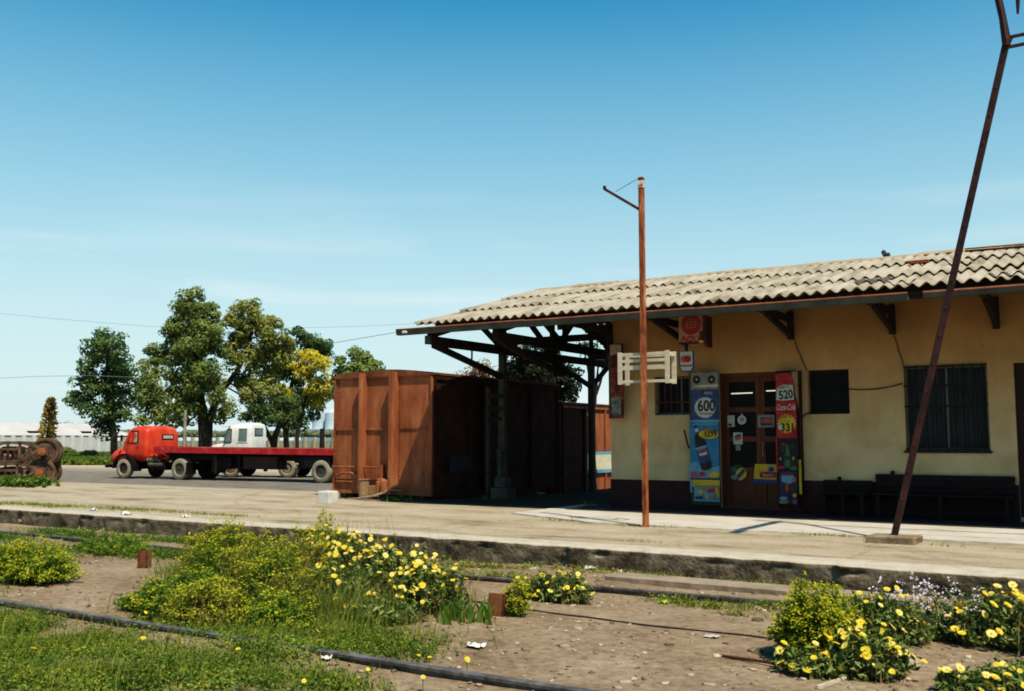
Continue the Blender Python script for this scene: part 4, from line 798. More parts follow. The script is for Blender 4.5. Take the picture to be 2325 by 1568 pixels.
for sy in (-1, 1):
    b = MB(); b.cyl((.12, yc+sy*1.0, 1.75), (.0, yc+sy*1.22, 1.8), .012, seg=6); b.box((-.02, yc+sy*1.22-.06, 1.68), (.01, yc+sy*1.22+.06, 1.95), .01); b.build('mirror', black, tr, local=True)
    b = MB(); b.box((3.85, yc+sy*.95-.3, .25), (3.87, yc+sy*.95+.3, .75)); b.build('mud_flap', black, tr, local=True)
b = MB(); b.box((1.275, yc-.3, .95), (1.29, yc+.3, 1.02)); b.build('trim_strip', rustd, cab, local=True)
b = MB(); b.cyl((1.45, yc+.6, .7), (1.45, yc+.6, 1.3), .05, seg=10); b.build('exhaust_pipe', black, tr, local=True)
b = MB()
for k in range(9): b.sph((1.35+.14*k, yc-.75+.15*math.sin(k*2.2), 1.02+.05*math.sin(k*3.1)), .09, (1, 1, .8), 8, 6)
b.build('hose_bundle', mat('faded_red_hoses', [(.3, .03, .02), (.5, .08, .05)], 6, .6, .1), tr, local=True)
# --- flatbed trailer
fb = thing('flatbed_trailer', 'long red-edged flatbed trailer with plank deck coupled behind the red lorry', 'trailer', (R0.x, R0.y, -.4), rz=HEAD)
zb0, zb1 = 1.12, 1.4
b = MB(); b.prism([(1.85, 1.17), (13.6, 1.10), (13.6, 1.36), (1.85, 1.42)], -.02, .05, 'xz'); b.prism([(1.85, 1.17), (13.6, 1.10), (13.6, 1.36), (1.85, 1.42)], 2.15, 2.22, 'xz'); b.box((1.84, -.02, 1.17), (1.9, 2.22, 1.44)); b.build('side_rail', redbed, fb, local=True)
b = MB()
for k in range(13): y = .055+k*.161; b.prism([(1.91, 1.30), (13.6, 1.26), (13.6, 1.34+.003*(k % 3)), (1.91, 1.40+.003*(k % 3))], y, y+.155, 'xz')
b.build('deck', planks, fb, local=True)
b = MB()
for y in (.55, 1.6): b.box((2.2, y-.06, .86), (13.3, y+.06, 1.25))
for k in range(12): b.box((2.4+k*.95, .06, 1.1), (2.48+k*.95, 2.14, 1.25))
for x in (4.95, 6.35): b.box((x, .2, .35), (x+.12, .32, 1.15)); b.box((x, 1.9, .35), (x+.12, 2.02, 1.15))
b.box((5.0, .3, .5), (5.9, 1.9, 1.0)); b.box((9.4, .35, .55), (11.6, 1.9, 1.0)); b.box((9.9, .05, .62), (11.2, .12, 1.05)); b.build('frame', black, fb, local=True)
b = MB(); b.box((6.6, .25, .5), (8.4, .9, 1.05), .03); b.build('tool_box', mat('maroon_box', [(.05, .02, .016), (.09, .04, .03)], 3, .6, .1), fb, local=True)
for x, y in ((10.75, .13), (10.75, .42), (10.75, 1.75), (10.75, 2.0)): wheel(fb, x, y, .46, .47, .25, -1 if y < 1 else 1, m=tyre if y < 1 else tyred)
b = MB(); b.box((5.25, .02, .3), (5.33, .1, 1.2)); b.build('landing_leg', wood, fb, local=True)
# --- white truck behind
R1 = onz(521, 1082, -.4)
wt = thing('white_truck', 'white crew-cab lorry parked behind the red-edged flatbed', 'truck', (R1.x, R1.y, -.4), rz=R(21))
b = MB(); b.loft([sup(x, h, z0, z1, 40, 6, .95) for x, h, z0, z1 in [(-.50, .74, .95, 1.6), (-.42, .8, .8, 1.85), (-.33, .82, .78, 2.2), (-.22, .83, .78, 2.40), (.0, .84, .78, 2.45), (.5, .84, .78, 2.50), (.8, .84, .78, 2.52), (.92, .82, .8, 2.48), (.97, .76, .88, 2.38)]]); cb = b.build('cab', whitep, wt, local=True, smooth=50)
b = MB(); b.loft([sup(x, h, z0, z1, 28, 4, .95) for x, h, z0, z1 in [(-1.25, .5, .8, 1.35), (-1.15, .66, .7, 1.5), (-.7, .72, .68, 1.58), (-.4, .76, .7, 1.62)]]); b.build('hood', whitep, wt, local=True, smooth=50)
y = .11
gg = mat('grey_green_cab_glass', [(.10, .14, .13), (.18, .22, .2)], 2, .2, 0)
for pts, nm in (([(-.38, y-.0, 1.62), (-.02, y, 1.62), (-.02, y+.01, 2.24), (-.22, y+.01, 2.24)], 'front_side_window'), ([(.30, y, 1.62), (.78, y, 1.62), (.78, y+.01, 2.26), (.34, y+.01, 2.26)], 'rear_side_window')):
    w = glasspane(cb, pts, (0, -1, 0), gg, nm)
    b = MB()
    for p, q_ in zip(pts, pts[1:]+pts[:1]): b.beam(Vector(p)+Vector((0, -.01, 0)), Vector(q_)+Vector((0, -.01, 0)), .03, .025)
    b.build('window_frame', black if nm[0] == 'f' else whitep, w, local=True)
b = MB(); b.box((.96, .45, 1.9), (.985, 1.35, 2.28), .02); rw = b.build('back_window', black, cb, local=True)
b = MB(); b.box((.986, .5, 1.94), (.99, 1.3, 2.24)); b.build('pane', gg, rw, local=True)
b = MB(); b.box((-.55, .1, 2.36), (-.1, 1.8, 2.40), .015); b.build('sun_visor', whitep, wt, local=True)
b = MB(); b.box((-1.2, .5, .5), (4.6, .65, .75)); b.box((-1.2, 1.25, .5), (4.6, 1.4, .75)); b.box((1.1, .0, 1.0), (4.9, 1.9, 1.16), .01); b.box((1.2, .1, .5), (1.9, .6, .95), .03); b.build('chassis', mat('dark_brown_chassis', [(.03, .015, .012), (.07, .03, .02)], 3, .7, .1), wt, local=True)
b = MB(); b.box((.6, -.02, .5), (1.9, .1, .58), .01); b.build('side_step', whitep, wt, local=True)
for (x, y, s_) in ((0, .13, -1), (0, 1.8, 1), (2.8, .13, -1), (2.8, .42, -1), (2.8, 1.8, 1)): wheel(wt, x, y, .43, .44, .24, s_, m=tyre if s_ < 0 else tyred)
b = MB(); b.beam((3.6, -.06, .75), (3.9, -.06, 1.0), .14, .06); b.cyl((3.3, -.05, .62), (4.4, -.05, .60), .05, seg=10); b.build('side_guard', mat('pale_metal', [(.25, .22, .16), (.4, .36, .28)], 4, .6, .1), wt, local=True)
# ================================================================ bogies
iron = mat('brown_cast_iron', [(.04, .026, .018), (.11, .07, .045), (.19, .125, .085)], 4, .8, .3)
orng = mat('orange_rust_cap', [(.20, .06, .025), (.38, .14, .06)], 5, .75, .1)
def side_frame(y, t):
    """cast side frame in the local xz plane, axles at x +/- .95"""
    b = MB(); zc = 0; x = 0
    def arm(pts, h=.09, w=.12):
        for p, q_ in zip(pts, pts[1:]): b.beam((p[0]+x, y, p[1]+zc), (q_[0]+x, y, q_[1]+zc), w, h, (0, 1, 0))
    for sg in (-1, 1):
        arm([(0, .29), (sg*.42, .27), (sg*.72, .19), (sg*1.16, .12)], .12, .085); arm([(0, -.27), (sg*.36, -.26), (sg*.64, -.06), (sg*.88, .1)], .12, .085)
        arm([(sg*.32, .28), (sg*.32, -.26)], .12, .07); arm([(sg*.33, -.24), (sg*.66, .2)], .06, .05)
        b.box((x+sg*.95-.15, y-.07, zc-.11), (x+sg*.95+.17, y+.07, zc+.14), .02)
    b.build('side_frame', iron, t, local=True)
    for k in (-.17, .0, .17):
        b = MB(); b.tube([(x+k+.05*math.cos(a), y+.05*math.sin(a), -.23+.27*a/31.4) for a in [i*31.4/60 for i in range(61)]], .014, 5); b.cyl((x+k, y, -.23), (x+k, y, .04), .03, seg=8); b.build('spring', rustd, t, local=True)
    b = MB(); b.box((x-.28, y-.05, .05), (x+.28, y+.05, .13), .01); b.build('spring_cap', iron, t, local=True)
    for sg in (-1, 1):
        b = MB(); b.cyl((x+sg*.95, y-.18, zc), (x+sg*.95, y-.07, zc), .10, .115, seg=18); b.cyl((x+sg*.95, y-.2, zc), (x+sg*.95, y-.181, zc), .045, seg=12); b.build('axle_cap', orng, t, local=True)
def bogie(x, y, zc, lab, yin):
    t = thing('bogie', lab, 'bogie', (x, y, zc), 'railway bogies stacked at the left edge', rz=R(50))
    side_frame(0, t); side_frame(1.9, t)
    b = MB(); b.box((-.2, .08, -.05), (.2, 1.82, .17), .03); b.build('bolster', iron, t, local=True)
    for sg in (-1, 1):
        for yy in (yin, 1.9-yin-.1):
            b = MB(); N_ = 40
            def ring(r_, dy): return [(sg*.95+r_*math.cos(2*math.pi*k/N_), yy+dy, r_*math.sin(2*math.pi*k/N_)) for k in range(N_)]
            b.loft([ring(.12, -.06), ring(.15, -.02), ring(.31, -.0), ring(.34, -.04), ring(.40, -.04), ring(.405, .06), ring(.43, .08), ring(.43, .11), ring(.12, .11)])
            b.build('wheel', iron, t, smooth=35, local=True)
        b = MB(); b.cyl((sg*.95, .05, 0), (sg*.95, 1.85, 0), .075); b.build('axle', rustd, t, local=True)
c0 = ond(12, 1074, 29.5); bogie(c0.x, c0.y, .33, 'lower of the two stacked rusty railway bogies', .2)
c0 = ond(18, 1026, 29.6); bogie(c0.x, c0.y, .97, 'upper of the two stacked rusty railway bogies', .42)
# ================================================================ fences, far buildings
def fence(p, q, n, h, z0, name, lab, m, post_w, cap=True, panel=.9):
    p, q = Vector(p), Vector(q); d = (q-p)/n; t = thing(name, lab, 'fence', (p.x, p.y, z0))
    b = MB()
    for i in range(n): a, c = p+d*i, p+d*(i+1); b.beam((a.x, a.y, z0+h*panel/2), (c.x, c.y, z0+h*panel/2), .12, h*panel, (0, 0, 1))
    b.build('panel', m, t)
    for i in range(min(n+1, 100)): a = p+d*i; b = MB(); b.box((a.x-post_w/2, a.y-post_w/2-.06, z0), (a.x+post_w/2, a.y+post_w/2, z0+h)); b.build('post', m, t)
    return t
wfence = mat('whitewashed_concrete', [(.5, .49, .45), (.62, .61, .56)], 2, .9, .1)
bfence = mat('beige_concrete', [(.32, .28, .2), (.45, .40, .3)], 2, .9, .1)
A = ond(-20, 1000, 100); Bq = ond(262, 1000, 118); fence((A.x, A.y, 0), (Bq.x, Bq.y, 0), 13, 2.35, -.55, 'white_fence', 'white concrete slab fence with posts along the left background', wfence, .28)
A = ond(262, 1000, 120); Bq = ond(800, 1000, 105); fence((A.x, A.y, 0), (Bq.x, Bq.y, 0), 28, 2.15, -.55, 'beige_fence', 'low beige concrete fence with posts running behind the trucks and trees', bfence, .3, panel=.8)
# long pale shed behind the fence
A = ond(-60, 990, 150); Bq = ond(225, 990, 165); d = (Bq-A); d.z = 0; dn = d.normalized(); nn = Vector((-dn.y, dn.x, 0))
t = thing('long_shed', 'long low pale grey shed with a light roof behind the white fence', 'building', (A.x, A.y, -.6))
rf = mat('pale_sheet_roof', [(.42, .40, .36), (.55, .52, .47)], .3, .8, .1)
b = MB(); V = []
for p in (A, Bq): V.append([(p.x, p.y, -.6), (p.x, p.y, 1.9), (p.x+nn.x*9, p.y+nn.y*9, 1.9), (p.x+nn.x*9, p.y+nn.y*9, -.6)])
b.loft(V); b.build('wall', wfence, t)
b = MB(); o_ = -.6
ext = dn*7
V = [[(p.x+e.x-nn.x*.6, p.y+e.y-nn.y*.6, 1.95), (p.x+nn.x*4.5, p.y+nn.y*4.5, 4.0), (p.x+e.x+nn.x*9.6, p.y+e.y+nn.y*9.6, 1.95)] for p, e in ((A, -ext), (Bq, ext))]
b.loft(V); b.build('roof', rf, t)
for f in (.42, .86):
    p = A.lerp(Bq, f); b = MB(); b.beam((p.x+nn.x*.6-dn.x*.8, p.y+nn.y*.6, 2.3), (p.x+nn.x*.6+dn.x*.8, p.y+nn.y*.6+dn.y*1.6, 2.3), .9, .75); b.build('roof_vent', black, t)
# silo far away
A = ond(738, 995, 260); t = thing('silo', 'pale hazy grain silo far behind the trees, left of the rusty wagon', 'silo', (A.x, A.y, -.6))
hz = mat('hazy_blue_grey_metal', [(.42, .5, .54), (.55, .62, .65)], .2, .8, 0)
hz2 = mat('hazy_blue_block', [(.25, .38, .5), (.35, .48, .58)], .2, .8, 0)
for k, dx in enumerate((-2.2, 2.4)):
    b = MB(); b.cyl((A.x+dx, A.y, -.6), (A.x+dx, A.y, 8.3), 1.9, seg=20); b.cyl((A.x+dx, A.y, 8.3), (A.x+dx, A.y, 9.3), 1.9, .4, seg=20); b.build('bin', hz, t)
b = MB(); b.box((A.x-6, A.y-3, -.6), (A.x+7, A.y-2, 3.0)); b.build('shed', hz2, t)
b = MB(); b.box((A.x-6.3, A.y-3.2, 3.0), (A.x+7.3, A.y-1, 4.0)); b.build('roof', hz, t)
# thin posts in the yard
def pole(x, yb, D, h, r, lab, m=greywood, name='yard_post', cat='post', lean=0):
    p = ond(x, yb, D); z0 = gz(p.x, p.y); b = MB(); b.cyl((p.x, p.y, z0-.1), (p.x+lean, p.y, z0+h), r, r*.8, seg=8); b.build(name, m, label=lab, cat=cat)
pole(418, 1020, 75, 4.0, .14, 'pale bare wooden post among the trees above the red cab', mat('pale_post', [(.2, .17, .12), (.32, .27, .2)], 3, .9, .1)); pole(546, 1000, 80, 2.4, .14, 'short dark post in front of the beige fence, right of the big tree trunk', wood)
pole(1292/1.0, 1000, 60, 2.2, .16, 'dark post hidden by the canopy', wood) if 0 else None
pole(731, 1000, 78, 2.6, .22, 'short thick dark post in front of the beige fence, beside the rusty wagon', wood); pole(989, 1000, 36, 3.9, .045, 'thin pale pole standing up behind the rusty wagon roof', mat('pale_post', []) if 0 else greywood)
# overhead wires with supports out of frame
def cable(pts, lab, r=.03):
    b = MB(); b.tube(pts, r, 5); b.build('overhead_cable', mat('faint_cable', [(.12, .16, .2), (.2, .25, .28)], 1, .8, 0), label=lab, cat='cable')
P = [ond(-60, 706, 125), ond(120, 724, 125), ond(340, 742, 125), ond(560, 748, 125), ond(800, 742, 125), ond(1000, 733, 125)]
cable(P, 'thin overhead cable crossing the sky behind the trees to the roof edge', .022)
cable([ond(-60, 860, 70), ond(80, 853, 70), ond(200, 851, 70), ond(330, 856, 70)], 'lower thin overhead cable at the left, ending behind the left tree', .018)
cable([ond(740, 782, 55), ond(930, 750, 50)], 'short thin cable climbing from the trees to the canopy roof', .018)
# ================================================================ trees
def tree(name, lab, D, base, trunk, clumps, m, n_leaf=120, sub=.75, lsize=.26, limbs=True, group=None, tr_r=.22, up=.2, z0=None, density=1.0):
    """base=(x,y) pixel of foot; trunk=list of (x,y,r) ; clumps=(x,y,rx,ry) pixels at distance D"""
    px = D/F_; b0 = ond(base[0], base[1], D); g0 = gz(b0.x, b0.y); t = thing(name, lab, 'tree', (b0.x, b0.y, g0), group)
    def pt(x, y, dd=0): return ond(x, y, D+dd)
    k = 0
    for path in trunk:
        pts = [pt(x, y) for x, y, r_ in path]
        if k == 0: pts[0].z = g0-.2
        b = MB(); b.tube(pts, [r_ for *_, r_ in path], 8); tk = b.build('trunk' if k == 0 else 'limb', barkm, t); k += 1
    ax = pt(trunk[0][-1][0], trunk[0][-1][1])
    C = []; Nn = []; bb = MB(); sub0 = sub
    for (x, y, rx, ry) in clumps:
        c = pt(x, y, rng.uniform(-1, 1)*rx*px*.8); Rx, Ry = rx*px, ry*px
        # branch to clump
        src = min((pt(x_, y_) for path in trunk for x_, y_, _ in path[1:]), key=lambda v: (v-c).length)
        mid_ = (src+c)/2+Vector((0, 0, -.15)); bb.tube([src, mid_, c], [.09, .06, .025], 5)
        ns = max(3, int(density*Rx*Ry*5.2/(sub*sub)))
        for i in range(ns):
            v = nrm(rng.normal(size=3)); f = rng.uniform(.25, 1.0)**.5; sc = c+Vector((rt.x*v[0]*Rx*f, rt.y*v[0]*Rx*f, v[2]*Ry*f))+Vector(fw*float(v[1]*Rx*f*.9)); s_ = sub*rng.uniform(.6, 1.25)
            n = int(n_leaf*s_/sub); q = nrm(rng.normal(size=(n, 3))+np.array([0, 0, up])); rad = rng.uniform(.45, 1.0, n)[:, None]**.6
            C.append(np.array(sc)+q*rad*s_*np.array([1, 1, .72])); Nn.append(q+rng.normal(size=(n, 3))*.4+np.array([.25, -.35, .25]))
    bb.build('branches', barkm, t)
    V, Fq = leaves(np.concatenate(C), np.concatenate(Nn), lsize, .55); npmesh('crown', V, Fq, m, t); return t
dk_ = leafmat('dark_pine_foliage', [(.022, .042, .018), (.062, .10, .034), (.125, .175, .055), (.21, .26, .08)], .3, .55)
md_ = leafmat('olive_tree_foliage', [(.045, .07, .025), (.13, .165, .05), (.25, .28, .085), (.36, .38, .13)], .35, .5)
ol_ = leafmat('yellow_olive_foliage', [(.08, .10, .035), (.20, .22, .065), (.33, .33, .10), (.45, .41, .15)], .35, .45)
yl_ = leafmat('yellow_foliage', [(.14, .14, .03), (.38, .33, .05), (.58, .49, .06), (.68, .58, .09)], .3, .6)
br_ = leafmat('dry_orange_foliage', [(.08, .045, .02), (.28, .15, .07), (.42, .26, .13)], .3, 2)
pp_ = leafmat('light_green_foliage', [(.05, .08, .025), (.15, .19, .05), (.27, .31, .09)], .3, .8)
tree('pine_tree', 'dark green pine standing apart at the left, behind the red lorry nose', 76, (258, 1049), [[(258, 1049, .3), (259, 990, .25), (250, 930, .22), (243, 860, .18), (245, 790, .1)]],
     [(245, 772, 28, 20), (215, 795, 24, 20), (262, 800, 36, 24), (280, 825, 28, 22), (205, 835, 26, 18), (240, 845, 34, 20), (290, 855, 26, 20), (190, 868, 24, 16), (235, 880, 38, 18), (275, 900, 38, 22), (185, 905, 30, 18), (168, 900, 16, 14), (215, 925, 32, 20), (265, 940, 40, 24), (225, 955, 34, 14), (250, 975, 26, 14), (205, 882, 20, 16)], dk_)
tree('tall_tree', 'tallest olive green tree with a thick trunk, between the red and the white cab', 82, (463, 1040), [[(464, 1040, .55), (463, 990, .45), (459, 930, .4), (448, 860, .3), (440, 760, .2), (437, 700, .1)], [(462, 950, .3), (450, 900, .2), (400, 850, .1)]],
     [(435, 680, 34, 26), (425, 705, 32, 26), (465, 715, 38, 28), (410, 735, 40, 26), (480, 755, 34, 30), (440, 760, 44, 34), (385, 765, 34, 28), (365, 795, 34, 26), (430, 800, 46, 32), (490, 800, 30, 30), (350, 825, 30, 20), (400, 838, 42, 28), (460, 845, 40, 30), (425, 880, 44, 24), (465, 890, 44, 26), (405, 905, 30, 18), (440, 930, 34, 22), (418, 955, 24, 14), (490, 870, 24, 20), (510, 925, 20, 22), (500, 945, 16, 12)], md_)
tree('tall_tree', 'broad yellowish olive tree right of the tallest one, held up on a slanting trunk', 85, (466, 1040), [[(470, 1036, .4), (474, 960, .34), (488, 910, .28), (512, 875, .24), (535, 845, .2), (560, 800, .15), (575, 730, .1)]],
     [(555, 700, 30, 16), (585, 705, 28, 18), (545, 730, 36, 24), (600, 730, 34, 24), (570, 755, 44, 26), (620, 762, 32, 28), (535, 780, 32, 30), (590, 795, 50, 30), (640, 800, 28, 26), (545, 820, 30, 24), (600, 835, 44, 26), (560, 860, 32, 22), (625, 870, 34, 24), (580, 885, 34, 20), (575, 905, 24, 16)], ol_)
tree('low_tree', 'low round olive tree between the left pine and the tallest tree', 92, (420, 1020), [[(421, 1030, .16), (419, 970, .14), (400, 930, .12), (360, 915, .08)]], [(330, 915, 26, 18), (360, 905, 30, 24), (390, 930, 28, 22), (345, 945, 34, 18), (325, 895, 20, 16), (380, 955, 26, 14), (330, 860, 24, 24), (345, 870, 24, 24)], md_, group=None)
tree('dark_tree', 'dark green tree at the right of the group, rising behind the yellow tree', 96, (651, 1030), [[(652, 1030, .28), (648, 970, .26), (655, 900, .22), (675, 820, .15), (700, 775, .1)]], [(665, 755, 20, 14), (690, 765, 28, 16), (725, 780, 26, 18), (705, 795, 34, 18), (740, 795, 14, 14), (650, 790, 24, 24), (660, 830, 30, 24), (720, 815, 22, 14), (640, 850, 24, 20), (655, 880, 30, 24), (635, 910, 30, 24), (620, 940, 34, 20), (660, 950, 30, 20), (590, 925, 28, 22), (570, 950, 22, 14), (690, 930, 34, 26), (710, 900, 26, 24), (675, 965, 26, 12)], dk_)
tree('yellow_tree', 'bright yellow-leaved tree just left of the rusty wagon', 88, (673, 1028), [[(674, 1030, .18), (675, 980, .16), (690, 920, .14), (705, 860, .1)]], [(695, 815, 28, 18), (670, 830, 20, 16), (720, 830, 24, 18), (700, 850, 32, 18), (735, 865, 22, 18), (705, 880, 34, 16), (745, 890, 20, 18), (725, 905, 26, 12), (640, 890, 18, 18), (655, 910, 14, 12)], yl_, n_leaf=130)
tree('forked_tree', 'small leafy tree with forked dark trunks under the olive tree, right of the white cab', 84, (618, 1030), [[(618, 1032, .3), (624, 990, .26), (640, 950, .2)], [(620, 1010, .2), (605, 975, .14), (590, 940, .1)]], [(600, 930, 30, 20), (640, 935, 30, 20), (625, 950, 34, 16), (575, 935, 22, 16), (660, 915, 20, 16)], dk_)
tree('poplar_tree', 'light green bushy poplar rising behind the rusty wagon', 70, (818, 1000), [[(818, 1030, .25), (818, 960, .2), (815, 850, .1)]], [(815, 812, 26, 20), (795, 825, 24, 22), (840, 830, 26, 18), (820, 850, 44, 26), (785, 860, 20, 26), (856, 850, 18, 18), (800, 900, 36, 30), (775, 920, 12, 30)], pp_, up=.6, n_leaf=150, sub=.7)
tree('orange_shrub', 'dry orange-leaved climber spilling over the wagon roof beside the canopy pillar', 36, (1110, 960), [[(1120, 1100, .08), (1120, 950, .06), (1105, 880, .04)]], [(1075, 848, 22, 14), (1100, 838, 24, 16), (1120, 850, 20, 16), (1050, 858, 18, 8), (1090, 862, 24, 8)], br_, n_leaf=80, sub=.28, lsize=.09)
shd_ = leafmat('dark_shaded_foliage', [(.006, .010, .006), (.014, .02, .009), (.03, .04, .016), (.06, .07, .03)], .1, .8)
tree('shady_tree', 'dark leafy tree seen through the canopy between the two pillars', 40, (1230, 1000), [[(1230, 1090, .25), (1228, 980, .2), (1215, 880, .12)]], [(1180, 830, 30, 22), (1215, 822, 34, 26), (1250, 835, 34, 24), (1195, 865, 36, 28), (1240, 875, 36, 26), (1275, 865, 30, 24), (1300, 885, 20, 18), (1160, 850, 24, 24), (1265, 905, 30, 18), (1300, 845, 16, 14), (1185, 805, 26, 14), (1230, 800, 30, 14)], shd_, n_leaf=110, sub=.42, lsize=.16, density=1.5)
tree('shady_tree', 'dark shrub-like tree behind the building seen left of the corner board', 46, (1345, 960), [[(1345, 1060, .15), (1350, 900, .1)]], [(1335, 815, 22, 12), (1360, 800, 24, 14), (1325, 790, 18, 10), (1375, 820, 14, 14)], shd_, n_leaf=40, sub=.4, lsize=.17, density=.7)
# hazy far treeline (reads as one mass)
def treeline():
    C, Nn = [], []
    for i in range(150):
        x = rng.uniform(-250, 1000); h = rng.uniform(8, 30)*(1.3 if 20 < x < 200 else .6); c = ond(x, 990-h*.5, 240); n = 150; q = nrm(rng.normal(size=(n, 3))); C.append(np.array(c)+q*np.array([2.6, 2.6, h*.055])*rng.uniform(.4, 1, n)[:, None]); Nn.append(q+np.array([0, -.4, .3]))
    V, Fq = leaves(np.concatenate(C), np.concatenate(Nn), .9, .7); npmesh('far_treeline', V, Fq, leafmat('hazy_far_foliage', [(.10, .13, .08), (.17, .19, .11), (.24, .25, .16)], .2, .1), kind='stuff', label='hazy green treeline along the far horizon', cat='treeline')
treeline()
# hills far: low ridge
# ================================================================ plants
grassA = leafmat('meadow_grass', [(.07, .10, .02), (.17, .21, .04), (.29, .31, .07), (.42, .39, .13)], .3, 1.5)
weedA = leafmat('green_weed_leaves', [(.04, .075, .015), (.10, .165, .03), (.18, .25, .05), (.28, .33, .08)], .3, 2.2)
euph = leafmat('yellow_green_spurge', [(.05, .085, .012), (.14, .19, .02), (.27, .32, .035), (.42, .43, .06)], .3, 2.5)
euph2 = leafmat('green_spurge', [(.045, .08, .014), (.10, .17, .024), (.19, .27, .04), (.32, .37, .06)], .3, 2.5)
euph3 = leafmat('olive_brown_spurge', [(.07, .065, .02), (.16, .18, .035), (.27, .29, .055), (.40, .38, .10)], .3, 2.5)
eutop = leafmat('yellow_spurge_tops', [(.25, .27, .02), (.42, .40, .035), (.58, .50, .05)], .3, 3)
daisyl = leafmat('daisy_leaves', [(.05, .08, .022), (.12, .165, .05), (.23, .27, .09), (.36, .37, .16)], .25, 3)
dryl = leafmat('dry_stalks', [(.12, .08, .035), (.28, .2, .09), (.4, .3, .15)], .2, 2)
petal = mat('yellow_petals', [(.68, .49, .035), (.76, .58, .06)], 60, .6, 0); petalc = mat('orange_flower_centre', [(.5, .22, .02), (.65, .33, .03)], 60, .8, 0)
paleP = mat('pale_yellow_petals', [(.76, .60, .12), (.8, .66, .2)], 60, .6, 0)
lilac = mat('lilac_petals', [(.62, .5, .55), (.75, .66, .68)], 30, .7, 0)
def flower_mesh(name, r, m):
    b = MB(); n = 15
    for k in range(n):
        for layer in (0, 1):
            a = 2*math.pi*(k+.5*layer)/n+random.uniform(-.08, .08); R_ = r*(1 if layer == 0 else .82)*random.uniform(.9, 1.05); w = r*.22; z1 = .18*r-layer*.0; zz = .002*layer
            d = Vector((math.cos(a), math.sin(a), 0)); p = Vector((-d.y, d.x, 0))
            q = [d*r*.12+Vector((0, 0, zz)), d*R_*.6-p*w+Vector((0, 0, z1*.5+zz)), d*R_+Vector((0, 0, z1+zz)), d*R_*.6+p*w+Vector((0, 0, z1*.5+zz))]
            b.bm.faces.new([b.bm.verts.new(v) for v in q])
    n0 = len(b.bm.faces); b.bm.faces.ensure_lookup_table(); b.sph((0, 0, r*.1), r*.27, (1, 1, .5), 10, 6)
    b.bm.faces.ensure_lookup_table()
    for i, f in enumerate(b.bm.faces): f.material_index = 1 if i >= n0 else 0
    me = bpy.data.meshes.new(name); b.bm.to_mesh(me); b.bm.free(); me.materials.append(m); me.materials.append(petalc); return me
FL = [flower_mesh('flower', .033, petal), flower_mesh('flower', .026, petal), flower_mesh('flower', .031, paleP)]
def add_flower(t, p, sc=1.0, pale=.3):
    me = FL[2] if random.random() < pale else FL[random.randrange(2)]
    o = bpy.data.objects.new('flower', me); COL.objects.link(o); o.parent = t; o.location = Vector(p)-rootloc(t)
    n = Vector((random.gauss(.25, .5), random.gauss(-.3, .55), 1)).normalized(); o.rotation_mode = 'QUATERNION'; o.rotation_quaternion = n.to_track_quat('Z', 'Y'); s_ = sc*random.uniform(.7, 1.15); o.scale = (s_, s_, s_)
def stems(n, base, rx, ry, h, bulge=1.0, flat_=.25):
    """n curved stems from a base ellipse to a dome; returns base points, tips"""
    u = rng.uniform(0, 2*math.pi, n); r_ = np.sqrt(rng.uniform(0, 1, n)); el = np.arccos(rng.uniform(flat_*.2, 1, n)); 
    tx = base[0]+np.cos(u)*np.sin(el)*rx; ty = base[1]+np.sin(u)*np.sin(el)*ry; f = rng.uniform(.62, 1.05, n)*(1+.35*np.array([noise.noise((math.cos(a)*1.6+base[0]*3, math.sin(a)*1.6+base[1]*3, e*1.3)) for a, e in zip(u, el)])); tx = base[0]+(tx-base[0])*f**.8; ty = base[1]+(ty-base[1])*f**.8
    tz = base[2]+np.cos(el)*h*f+h*.12
    bx = base[0]+np.cos(u)*r_*rx*.45; by = base[1]+np.sin(u)*r_*ry*.45
    bz = np.array([gz(a, c) for a, c in zip(bx, by)])
    return np.stack([bx, by, bz], 1), np.stack([tx, ty, np.maximum(tz, bz+.05)], 1)
def stemtubes(Bp, T, w):
    n = len(Bp); d = nrm(T-Bp); p = nrm(np.cross(d, rng.normal(size=(n, 3))))*w; mid_ = (Bp+T)/2+np.array([0, 0, .06])*np.linalg.norm(T-Bp, axis=1, keepdims=True)
    V = np.stack([Bp-p, Bp+p, mid_+p, mid_-p, T+p*.5, T-p*.5], 1).reshape(-1, 3); i = np.arange(n)[:, None]*6; return V, np.concatenate([i+[0, 1, 2, 3], i+[3, 2, 4, 5]])
